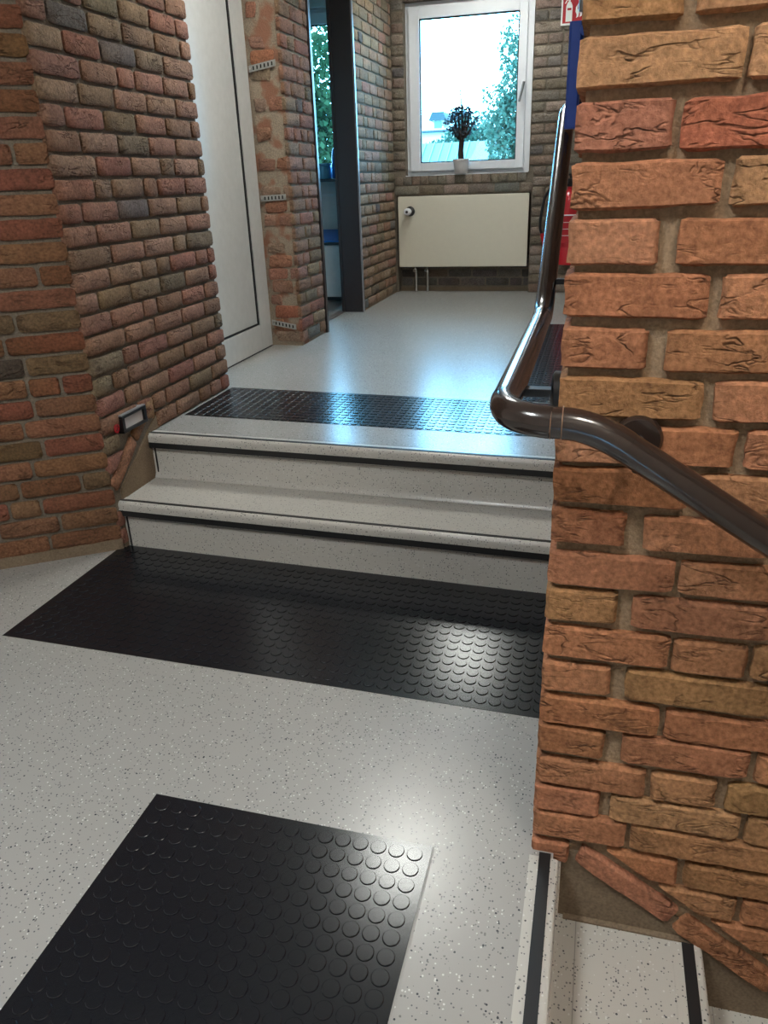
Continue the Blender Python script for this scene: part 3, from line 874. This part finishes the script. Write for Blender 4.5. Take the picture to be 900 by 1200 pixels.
MB().tube([(-0.092, 2.60, 1.705), (-0.092, 2.60, 1.745)], 0.006, 10).build('spindle', 'grey_metal', bl, smooth=True)
MB().lathe([(0.015, 0.0), (0.017, 0.004), (0.017, 0.07), (0.012, 0.078)], (-0.092, 2.60, 1.738), 'z', 20).build('end_cap', 'grey_metal', bl, smooth=True)

# ------------------------------------------------------------------ window 1
FY = YB + 0.075
def window(nm, x0, x1, z0, z1, gx0, gx1, gz0, gz1, handle=True):
    fr = MB(); o = 0.042
    fr.box((x0, FY + 0.01, z0), (x0 + o, FY + 0.10, z1)); fr.box((x1 - o, FY + 0.01, z0), (x1, FY + 0.10, z1))
    fr.box((x0 + o, FY + 0.01, z0), (x1 - o, FY + 0.10, z0 + o)); fr.box((x0 + o, FY + 0.01, z1 - o), (x1 - o, FY + 0.10, z1))
    w = struct(fr.build(nm, 'white_upvc', bevel=0.003))
    s = MB(); a, b, c, d = x0 + o - 0.012, x1 - o + 0.012, z0 + o - 0.012, z1 - o + 0.012
    s.box((a, FY - 0.012, c), (gx0, FY + 0.06, d)); s.box((gx1, FY - 0.012, c), (b, FY + 0.06, d))
    s.box((gx0, FY - 0.012, c), (gx1, FY + 0.06, gz0)); s.box((gx0, FY - 0.012, gz1), (gx1, FY + 0.06, d))
    sh = s.build('sash', 'white_upvc', w, bevel=0.004)
    g = MB(); t = 0.008
    g.box((gx0, FY + 0.004, gz0), (gx0 + t, FY + 0.03, gz1)).box((gx1 - t, FY + 0.004, gz0), (gx1, FY + 0.03, gz1)).box((gx0 + t, FY + 0.004, gz0), (gx1 - t, FY + 0.03, gz0 + t)).box((gx0 + t, FY + 0.004, gz1 - t), (gx1 - t, FY + 0.03, gz1))
    g.build('glazing_gasket', 'gasket', sh)
    MB().box((gx0 + 0.002, FY + 0.015, gz0 + 0.002), (gx1 - 0.002, FY + 0.021, gz1 - 0.002)).build('pane', 'glass', w)
    if handle:
        hx = gx1 + 0.05; hz = 1.98
        h = MB().box((hx - 0.014, FY - 0.022, hz - 0.035), (hx + 0.014, FY - 0.012, hz + 0.035)).build('handle', 'white_upvc', sh, bevel=0.003)
        MB().tube([(hx, FY - 0.015, hz), (hx, FY - 0.055, hz)], 0.008, 12).tube([(hx + 0.004, FY - 0.055, hz + 0.008), (hx - 0.03, FY - 0.06, hz - 0.13)], [0.010, 0.009], 12).build('lever', 'grey_metal', h, smooth=True)
    return w
w1 = window('window_1', wx0, wx1, wz0, wz1, -1.520, -0.726, 1.437, 2.475)
MB().box((wx1 - 0.004, YB - 0.004, wz0), (wx1 + 0.026, YB + 0.08, wz1)).build('reveal_strip', 'white_upvc', w1)
MB().box((wx0, YB - 0.002, wz0 - 0.006), (wx1 + 0.02, FY + 0.02, wz0)).build('sill_edge', 'white_upvc', w1)
w2 = window('window_2', sx0, sx1, sz0, sz1, sx0 + 0.12, sx1 - 0.10, 1.42, 2.50, False)
struct(box((-3.1, YB - 0.16, 1.318), (-1.92, YB + 0.06, 1.342)).build('trim_3', 'dark_sill', bevel=0.004))

# ------------------------------------------------------------------ plant on the sill
px_, py_ = -1.163, YB + 0.012
pl = empty('potted_tree', (px_, py_, 1.343), 'small dark-leaved tree in a white pot on the window sill', 'plant')
MB().lathe([(0.050, 0.0), (0.054, 0.006), (0.066, 0.098), (0.070, 0.1), (0.070, 0.112), (0.063, 0.112), (0.060, 0.095)], (px_, py_, 1.3435), 'z', 28).build('pot', 'pot', pl, smooth=True)
MB().lathe([(0.0595, 0.0), (0.0595, 0.006)], (px_, py_, 1.437), 'z', 20).build('soil', 'soil', pl)
tr = MB(); b0 = Vector((px_, py_, 1.437))
fork = b0 + Vector((0.004, 0, 0.16))
tr.tube([b0, b0 + Vector((-0.005, 0, 0.08)), fork], [0.026, 0.022, 0.022], 10)
rs = random.Random(5)
ends = []
for i, (dx, dz) in enumerate(((-0.085, 0.10), (0.085, 0.12), (-0.03, 0.2), (0.03, 0.22), (0.0, 0.3), (-0.06, 0.17), (0.06, 0.2))):
    s0 = fork + Vector((0, 0, rs.uniform(-0.03, 0.01) if i < 2 else 0.0))
    m = s0 + Vector((dx * 0.6, rs.uniform(-0.03, 0.03), dz * 0.35)); e = s0 + Vector((dx, rs.uniform(-0.05, 0.05), dz))
    tr.tube([s0, m, e], [0.015, 0.011, 0.005], 8); ends.append((m, e))
tr.build('trunk', 'bark', pl, smooth=True)
lf = MB()
def leaf(mb, p, size, rs):
    n = Vector((rs.gauss(0, 1), rs.gauss(0, 1), rs.gauss(0, 1))).normalized(); u = n.orthogonal().normalized()
    u = Matrix.Rotation(rs.uniform(0, 6.28), 3, n) @ u; w = n.cross(u); k = len(mb.v)
    mb.v += [tuple(p - u * size * 0.5), tuple(p + w * size * 0.36 + n * size * 0.06), tuple(p + u * size * 0.55), tuple(p - w * size * 0.36 + n * size * 0.06)]
    mb.f.append((k, k + 1, k + 2, k + 3))
for i in range(300):
    # a loose egg-shaped crown
    a = rs.uniform(0, 6.28); t = rs.random() ** 0.8; r = 0.115 * math.sqrt(rs.random()) * (0.35 + 0.95 * math.sin(math.pi * (0.15 + 0.75 * t)))
    leaf(lf, b0 + Vector((r * math.cos(a), r * math.sin(a) * 0.8, 0.17 + 0.23 * t)), rs.uniform(0.018, 0.034), rs)
for (tx, tz) in ((-0.09, 0.44), (0.0, 0.45), (0.06, 0.42), (-0.15, 0.3), (0.11, 0.36), (-0.05, 0.43)):
    for i in range(9): leaf(lf, b0 + Vector((tx + rs.gauss(0, 0.01), rs.gauss(0, 0.02), tz - rs.random() * 0.08)), rs.uniform(0.016, 0.028), rs)
for m, e in ends:
    for i in range(18): leaf(lf, m.lerp(e, rs.uniform(0.4, 1.1)) + Vector((rs.gauss(0, 0.015), rs.gauss(0, 0.015), rs.gauss(0, 0.015))), rs.uniform(0.018, 0.03), rs)
lf.build('foliage', 'plant_leaf', pl, kind='stuff')

# ------------------------------------------------------------------ radiator
rd = empty('radiator', (-1.148, YB + 0.03, 0.606), 'flat cream panel radiator under the window', 'radiator')
MB().box((-1.704, 6.806, 0.606), (-0.592, 6.835, 1.181)).build('front_panel', 'radiator', rd, smooth=False, bevel=0.008)
MB().box((-1.70, 6.835, 0.612), (-0.596, 6.875, 1.172)).build('convector_body', 'radiator', rd)
MB().box((-1.5, 6.875, 0.7), (-1.46, YB + 0.115, 1.1)).box((-0.84, 6.875, 0.7), (-0.8, YB + 0.115, 1.1)).build('wall_bracket', 'white_paint', rd)
vx, vz = -1.607, 1.063
v = MB().lathe([(0.040, 0.0), (0.040, -0.010), (0.034, -0.014)], (vx + 0.012, 6.806, vz), 'y', 24).build('valve_collar', 'black', rd, smooth=True)
MB().lathe([(0.026, 0.0), (0.030, -0.03), (0.029, -0.065), (0.022, -0.075)], (vx, 6.795, vz - 0.002), 'y', 24).build('thermostat_knob', 'white_upvc', v, smooth=True)
MB().lathe([(0.011, 0.0), (0.011, -0.004)], (vx, 6.722, vz - 0.002), 'y', 16).build('knob_cap', 'black', v)
for x in (-1.565, -1.462):
    p = MB().tube([(x, 6.86, 0.56), (x, 6.86, Z2)], 0.013, 14).build('pipe', 'chrome', rd, smooth=True)
    MB().lathe([(0.010, 0.0), (0.019, 0.006), (0.019, 0.028), (0.012, 0.034), (0.012, 0.06)], (x - 0.004, 6.86, 0.553), 'z', 14).tube([(x - 0.012, 6.86, 0.572), (x - 0.012, 6.83, 0.572)], 0.011, 10).build('valve', 'chrome', p, smooth=True)

# ------------------------------------------------------------------ fire extinguisher and sign
ex, ey, ez = -0.262, 6.735, 0.635
fe = empty('fire_extinguisher', (ex, ey, ez), 'red fire extinguisher on the back wall behind the handrail', 'extinguisher')
MB().lathe([(0.070, 0.0), (0.078, 0.008), (0.080, 0.03), (0.080, 0.46), (0.074, 0.50), (0.052, 0.545), (0.026, 0.565), (0.024, 0.59)], (ex, ey, ez), 'z', 28).build('cylinder', 'red', fe, smooth=True)
MB().lathe([(0.082, 0.0), (0.082, 0.02), (0.081, 0.135), (0.079, 0.14)], (ex, ey, ez - 0.006), 'z', 28).build('base_cup', 'red', fe, smooth=True)
MB().lathe([(0.030, 0.0), (0.032, 0.03), (0.022, 0.06)], (ex, ey, ez + 0.585), 'z', 16).box((ex - 0.02, ey - 0.09, ez + 0.63), (ex + 0.02, ey + 0.03, ez + 0.645)).box((ex - 0.016, ey - 0.10, ez + 0.665), (ex + 0.016, ey + 0.03, ez + 0.68)).box((ex - 0.012, ey + 0.01, ez + 0.62), (ex + 0.012, ey + 0.03, ez + 0.68)).build('valve_head', 'black', fe)
MB().box((ex - 0.05, ey - 0.0835, ez + 0.165), (ex + 0.055, ey - 0.065, ez + 0.36)).build('label_field', 'sign_red', fe)
MB().box((ex - 0.05, ey - 0.0845, ez + 0.37), (ex + 0.055, ey - 0.06, ez + 0.38)).box((ex - 0.068, ey - 0.055, ez + 0.15), (ex - 0.056, ey - 0.02, ez + 0.37)).box((ex - 0.045, ey - 0.0845, ez + 0.32), (ex + 0.05, ey - 0.08, ez + 0.324)).box((ex - 0.045, ey - 0.0845, ez + 0.27), (ex + 0.05, ey - 0.08, ez + 0.274)).box((ex - 0.045, ey - 0.0845, ez + 0.22), (ex + 0.05, ey - 0.08, ez + 0.224)).build('label_lines', 'sign_white', fe)
hp = [Vector(p) for p in ((ex - 0.02, ey - 0.02, ez + 0.60), (ex - 0.10, ey - 0.03, ez + 0.61), (ex - 0.185, ey - 0.04, ez + 0.53), (ex - 0.215, ey - 0.05, ez + 0.40), (ex - 0.222, ey - 0.05, ez + 0.29), (ex - 0.205, ey - 0.05, ez + 0.235))]
def smooth_path(P, n=6):
    out = []
    for i in range(len(P) - 1):
        p0, p1, p2, p3 = P[max(i - 1, 0)], P[i], P[i + 1], P[min(i + 2, len(P) - 1)]
        for k in range(n):
            t = k / n; out.append(0.5 * ((2 * p1) + (p2 - p0) * t + (2 * p0 - 5 * p1 + 4 * p2 - p3) * t * t + (3 * p1 - p0 - 3 * p2 + p3) * t ** 3))
    return out + [P[-1]]
hs = MB().tube(smooth_path(hp), 0.012, 12).build('hose', 'black', fe, smooth=True)
MB().tube([(ex - 0.207, ey - 0.05, ez + 0.24), (ex - 0.165, ey - 0.05, ez + 0.11)], [0.015, 0.022], 14).build('nozzle', 'red', hs, smooth=True)
MB().box((ex - 0.03, ey + 0.07, ez + 0.1), (ex + 0.03, YB + 0.002, ez + 0.4)).build('wall_mount', 'black', fe)
# sign
SX, SZ, SS, SY = -0.412, 2.337, 0.205, YB - 0.006
sg = empty('fire_sign', (SX + SS / 2, SY, SZ), 'red and white fire extinguisher sign on the back wall at the top', 'sign')
MB().box((SX, SY, SZ), (SX + SS, SY + 0.008, SZ + SS)).build('sign_plate', 'sign_white', sg)
MB().box((SX + 0.012, SY - 0.001, SZ + 0.012), (SX + SS - 0.012, SY + 0.002, SZ + SS - 0.012)).build('red_field', 'sign_red', sg)
def flat(poly, name, mat, y=SY - 0.0016):
    return MB().prism([(SX + u * SS, y, SZ + w * SS) for u, w in poly], (0, 0.001, 0)).build(name, mat, sg)
flat([(0.17, 0.11), (0.40, 0.11), (0.40, 0.58), (0.37, 0.66), (0.33, 0.72), (0.24, 0.72), (0.20, 0.66), (0.17, 0.58)], 'extinguisher_symbol', 'sign_white')
flat([(0.25, 0.72), (0.32, 0.72), (0.32, 0.78), (0.42, 0.82), (0.42, 0.86), (0.28, 0.84), (0.19, 0.80), (0.12, 0.68), (0.15, 0.67), (0.21, 0.76), (0.25, 0.77)], 'valve_symbol', 'sign_white')
flat([(0.22, 0.46), (0.36, 0.46), (0.36, 0.53), (0.22, 0.53)], 'symbol_band', 'sign_red', SY - 0.0024)
for k in range(3):
    u = 0.54 + k * 0.12; z = 0.2 + 0.02 * k
    flat([(u, z), (u + 0.08, z + 0.04), (u + 0.10, z + 0.18), (u + 0.04, z + 0.30), (u + 0.07, z + 0.46), (u - 0.02, z + 0.34), (u - 0.03, z + 0.2), (u + 0.02, z + 0.1)], 'flame_symbol', 'sign_white')

# ------------------------------------------------------------------ step light, sticker, wall ties
sl_ = empty('step_light', (XL, 2.53, 0.45), 'small black framed step light set in the left brick wall by the steps', 'light')
a = Vector((2.445, 0.456)); 
def lightbox(y0, y1, z0, z1, x0, x1): return MB().box((x0, y0, z0), (x1, y1, z1))
f = MB(); t = 0.011; x0, x1 = XL - 0.01, XL + 0.016; y0, y1, z0, z1 = 2.450, 2.622, 0.450, 0.518
f.box((x0, y0, z0), (x1, y1, z0 + t)).box((x0, y0, z1 - t), (x1, y1, z1)).box((x0, y0, z0 + t), (x1, y0 + t * 1.6, z1 - t)).box((x0, y1 - t * 1.6, z0 + t), (x1, y1, z1 - t))
f.build('housing', 'black', sl_, bevel=0.002)
MB().box((x0, y0 + t * 1.6, z0 + t), (XL + 0.006, y1 - t * 1.6, z1 - t)).build('lens', 'lens', sl_)
MB().box((x0, y0, z1), (x1 - 0.002, y1, z1 + 0.005)).build('top_trim', 'edge', sl_)
stk = empty('round_sticker', (XL + 0.001, 2.425, 0.479), 'small round red sticker on the brick left of the step light', 'sticker')
MB().lathe([(0.0175, 0.0), (0.0175, 0.002)], (XL + 0.001, 2.427, 0.478), 'x', 20).build('disc', 'red', stk)
MB().tube([(XL + 0.0035, 2.420, 0.487), (XL + 0.0035, 2.432, 0.489), (XL + 0.0035, 2.434, 0.481), (XL + 0.0035, 2.421, 0.470), (XL + 0.0035, 2.435, 0.469)], 0.0013, 6).build('mark', 'black', stk)
for i, (za, zb_, lb) in enumerate(((1.90, 1.922, 'highest perforated steel wall tie on the broken brick pier'), (1.242, 1.247, 'middle perforated steel wall tie on the broken brick pier'), (0.531, 0.503, 'lowest perforated steel wall tie on the broken brick pier'))):
    xa_, xb_ = XD + 0.004, -1.778; yy = PY0 - 0.004
    e = empty('wall_tie', ((xa_ + xb_) / 2, yy, (za + zb_) / 2), lb, 'wall tie', 'perforated ties on the pier')
    dz = (zb_ - za) / (xb_ - xa_)
    hh = 0.016
    MB().prism([(xa_, yy, za - hh), (xb_, yy, zb_ - hh), (xb_, yy, zb_ + hh), (xa_, yy, za + hh)], (0, 0.003, 0)).build('strap', 'steel', e)
    for k in range(6):
        x = xa_ + 0.028 + k * 0.022; z = za + (x - xa_) * dz
        MB().box((x - 0.004, yy - 0.001, z - 0.009), (x + 0.004, yy + 0.001, z + 0.009)).build('slot', 'hole', e)
    MB().lathe([(0.007, 0.0), (0.006, -0.004)], (xa_ + 0.012, yy, za), 'y', 12).build('screw', 'chrome', e, smooth=True)

# ------------------------------------------------------------------ side room contents
bn = empty('waste_bin', (-2.35, 6.5, Z2), 'white bin with a blue lid inside the side room doorway', 'bin')
MB().box((-2.62, 6.30, Z2 + 0.03), (-2.06, 6.70, 0.835)).build('bin_body', 'white_paint', bn, bevel=0.012)
MB().box((-2.63, 6.29, 0.838), (-2.05, 6.71, 0.858)).build('lid_rim', 'black', bn, bevel=0.003)
MB().prism([(-2.63, 6.29, 0.86), (-2.05, 6.29, 0.86), (-2.05, 6.71, 0.925), (-2.63, 6.71, 0.925)], (0, 0, 0.012)).build('lid', 'blue_plastic', bn, bevel=0.004)
MB().box((-2.60, 6.32, Z2), (-2.08, 6.68, Z2 + 0.03)).build('plinth', 'black', bn)
bt = empty('blue_bottle', (-2.19, YB - 0.07, 1.342), 'tall blue plastic bottle on the dark sill in the side room', 'bottle')
MB().lathe([(0.060, 0.0), (0.070, 0.01), (0.070, 0.17), (0.062, 0.22), (0.034, 0.27), (0.030, 0.29)], (-2.19, YB - 0.07, 1.3425), 'z', 20).build('bottle_body', 'blue_plastic', bt, smooth=True)
MB().lathe([(0.034, 0.0), (0.034, 0.03)], (-2.19, YB - 0.07, 1.632), 'z', 16).build('cap', 'blue_plastic', bt, smooth=True)
jg = empty('pale_jug', (-2.34, YB - 0.06, 1.342), 'pale blue container on the dark sill left of the blue bottle', 'container')
MB().lathe([(0.055, 0.0), (0.062, 0.01), (0.066, 0.10), (0.058, 0.11)], (-2.34, YB - 0.06, 1.3425), 'z', 18).build('container_body', 'pale_blue', jg, smooth=True)
MB().lathe([(0.068, 0.0), (0.068, 0.012)], (-2.34, YB - 0.06, 1.4525), 'z', 18).build('rim', 'pale_blue', jg)
struct(box((-3.0, YB - 0.03, 1.20), (-1.95, YB, 1.225)).build('trim_4', 'white_paint'))

# ------------------------------------------------------------------ ceiling lamps
where = ['over the flight going down beside the orange brick wall', 'over the pale landing floor behind the viewer', 'over the upper floor beside the white door', 'over the upper floor near the window']
for (x, y, L, lc), wtxt in zip(LAMPS, where):
    lp = empty('ceiling_lamp', (x, y, CEIL - 0.03), 'square white ceiling light panel ' + wtxt, 'lamp', 'ceiling light panels')
    s = 0.24
    MB().box((x - s, y - s, CEIL - 0.03), (x + s, y - s + 0.02, CEIL)).box((x - s, y + s - 0.02, CEIL - 0.03), (x + s, y + s, CEIL)).box((x - s, y - s + 0.02, CEIL - 0.03), (x - s + 0.02, y + s - 0.02, CEIL)).box((x + s - 0.02, y - s + 0.02, CEIL - 0.03), (x + s, y + s - 0.02, CEIL)).build('frame', 'white_paint', lp)
    MB().box((x - s + 0.02, y - s + 0.02, CEIL - 0.022), (x + s - 0.02, y + s - 0.02, CEIL - 0.004)).build('diffuser', emit_mat('lamp_diffuser', lc, L), lp)

# ------------------------------------------------------------------ outside
struct(box((-80, 7.14, -1.3), (80, 160, -1.2)).build('ground', 'grass'))
def tree(name, base, h, crown, label, mat, n, size, seed, trunk_r=0.12):
    """crown: list of blobs (dx, dz, rx, rz)"""
    rs = random.Random(seed); b = Vector(base)
    t = empty(name, base, label, 'tree', 'trees outside the windows')
    MB().tube([b, b + Vector((0.05, 0, h * 0.35)), b + Vector((0, 0, h * 0.8))], [trunk_r, trunk_r * 0.75, trunk_r * 0.3], 10).build('trunk', 'bark_out', t, smooth=True)
    mb = MB(); tot = sum(c[2] * c[3] for c in crown)
    for dx, dz, rx, rz in crown:
        for i in range(int(n * rx * rz / tot)):
            d = Vector((rs.gauss(0, 1), rs.gauss(0, 1), rs.gauss(0, 1))).normalized() * rs.random() ** 0.4
            p = b + Vector((dx + d.x * rx, d.y * rx, dz + d.z * rz))
            q = noise.noise(p * 1.3)
            if q < -0.28: continue
            leaf(mb, p + Vector((rs.gauss(0, .05), 0, rs.gauss(0, .05))), size * rs.uniform(0.7, 1.4), rs)
    mb.build('foliage', mat, t, kind='stuff')
# tall poplar to the right of the window view
tree('poplar_tree', (-1.95, 20.0, -1.2), 6.0, [(-0.1, 3.0, 0.75, 1.4), (0.0, 5.0, 0.62, 1.0), (-0.52, 4.0, 0.42, 0.5), (-0.2, 3.6, 0.7, 0.6), (0.15, 2.0, 0.6, 1.6), (0.2, 1.3, 0.6, 1.2)], 'tall pale green tree at the right of the back window view', 'leaf1', 9500, 0.10, 11)
tree('round_tree', (-5.0, 33.0, -1.2), 4.0, [(0, 4.0, 0.95, 0.85), (-0.8, 3.7, 0.7, 0.6), (0.9, 3.9, 0.8, 0.7), (1.4, 3.1, 0.7, 0.9)], 'rounded tree beyond the greenhouse right of the potted tree', 'leaf2', 2600, 0.14, 12)
tree('leafy_shrub', (-10.9, 44.0, -1.2), 3.6, [(0, 4.0, 1.1, 0.8), (-0.6, 3.6, 1.3, 0.8)], 'rounded bush at the far left of the back window view', 'leaf2', 1300, 0.18, 13)
tree('leafy_shrub', (-8.3, 44.0, -1.2), 3.6, [(0, 3.9, 0.9, 0.8), (0.9, 4.1, 1.0, 0.8), (2.2, 4.0, 1.0, 0.9)], 'low bush directly behind the potted tree outside', 'leaf2', 1600, 0.18, 14)
tree('garden_tree', (-5.0, 14.0, -1.2), 6.5, [(0, 3.0, 0.9, 1.2), (0.2, 4.0, 0.9, 0.9), (-0.3, 4.2, 0.8, 0.9), (0.2, 2.2, 1.0, 0.9), (-0.6, 3.6, 0.9, 1.1)], 'bushy green tree outside the side room window', 'leaf3', 12000, 0.10, 15)
# greenhouse
gh = empty('greenhouse', (-3.8, 22.5, -1.2), 'long low teal greenhouse outside beyond the potted tree', 'greenhouse')
gx0_, gx1_, gy = -5.2, -2.75, 22.0
MB().box((gx0_, gy, -1.2), (gx1_, gy + 2.4, 1.45)).build('base_wall', 'gh_glass', gh)
MB().prism([(gx0_, gy - 0.1, 1.45), (gx1_, gy - 0.1, 1.45), (gx1_, gy + 1.2, 2.17), (gx0_, gy + 1.2, 2.17)], (0, 0, 0.04)).build('roof_slope', 'gh_glass', gh)
MB().prism([(gx0_, gy + 1.2, 2.17), (gx1_, gy + 1.2, 2.17), (gx1_, gy + 2.5, 1.45), (gx0_, gy + 2.5, 1.45)], (0, 0, 0.04)).build('roof_slope', 'gh_glass', gh)
for x in [gx0_ + 0.245 * i for i in range(11)]:
    MB().prism([(x, gy - 0.12, 1.46), (x + 0.03, gy - 0.12, 1.46), (x + 0.03, gy + 1.18, 2.19), (x, gy + 1.18, 2.19)], (0, 0, 0.05)).box((x, gy - 0.03, -1.2), (x + 0.03, gy, 1.46)).build('glazing_bar', 'gh_light', gh)
MB().prism([(-3.55, gy + 0.05, 1.60), (-3.05, gy + 0.05, 1.60), (-2.95, gy + 1.0, 2.12), (-3.42, gy + 1.0, 2.12)], (0, 0, 0.07)).build('roof_vent', 'gh_light', gh)
for i, x in enumerate((-2.72, -2.60)):
    tag(MB().tube([(x, 21.0, -1.2), (x, 21.0, 2.45)], 0.022, 8).build('post', 'wall_white', smooth=True), ('left' if i == 0 else 'right') + ' of two thin white posts in front of the tall pale tree', 'post', 'thin white posts')
# houses
hz = empty('house', (-13.2, 62.0, -1.2), 'white house with grey dormers far outside behind the bushes', 'house')
MB().box((-15.2, 62, -1.2), (-8.6, 70, 4.55)).build('wall', 'wall_white', hz)
MB().prism([(-15.4, 61.7, 4.55), (-15.4, 66, 5.9), (-15.4, 70.3, 4.55)], (7.0, 0, 0)).build('roof', 'wall_white', hz)
MB().box((-15.5, 61.65, 4.42), (-8.4, 61.95, 4.55)).build('gutter', 'roof_grey', hz)
for x in (-12.85, -11.3):
    dm = MB().box((x + 0.15, 61.9, 4.55), (x + 1.0, 65, 5.25)).build('dormer', 'wall_white', hz)
    MB().prism([(x - 0.1, 61.7, 5.2), (x + 1.2, 61.7, 5.2), (x + 1.0, 61.7, 5.75), (x + 0.15, 61.7, 5.75)], (0, 3, 0)).build('dormer_roof', 'roof_grey', dm)
    MB().box((x + 0.3, 61.84, 4.7), (x + 0.85, 61.9, 5.15)).build('window', 'gh_light', dm)
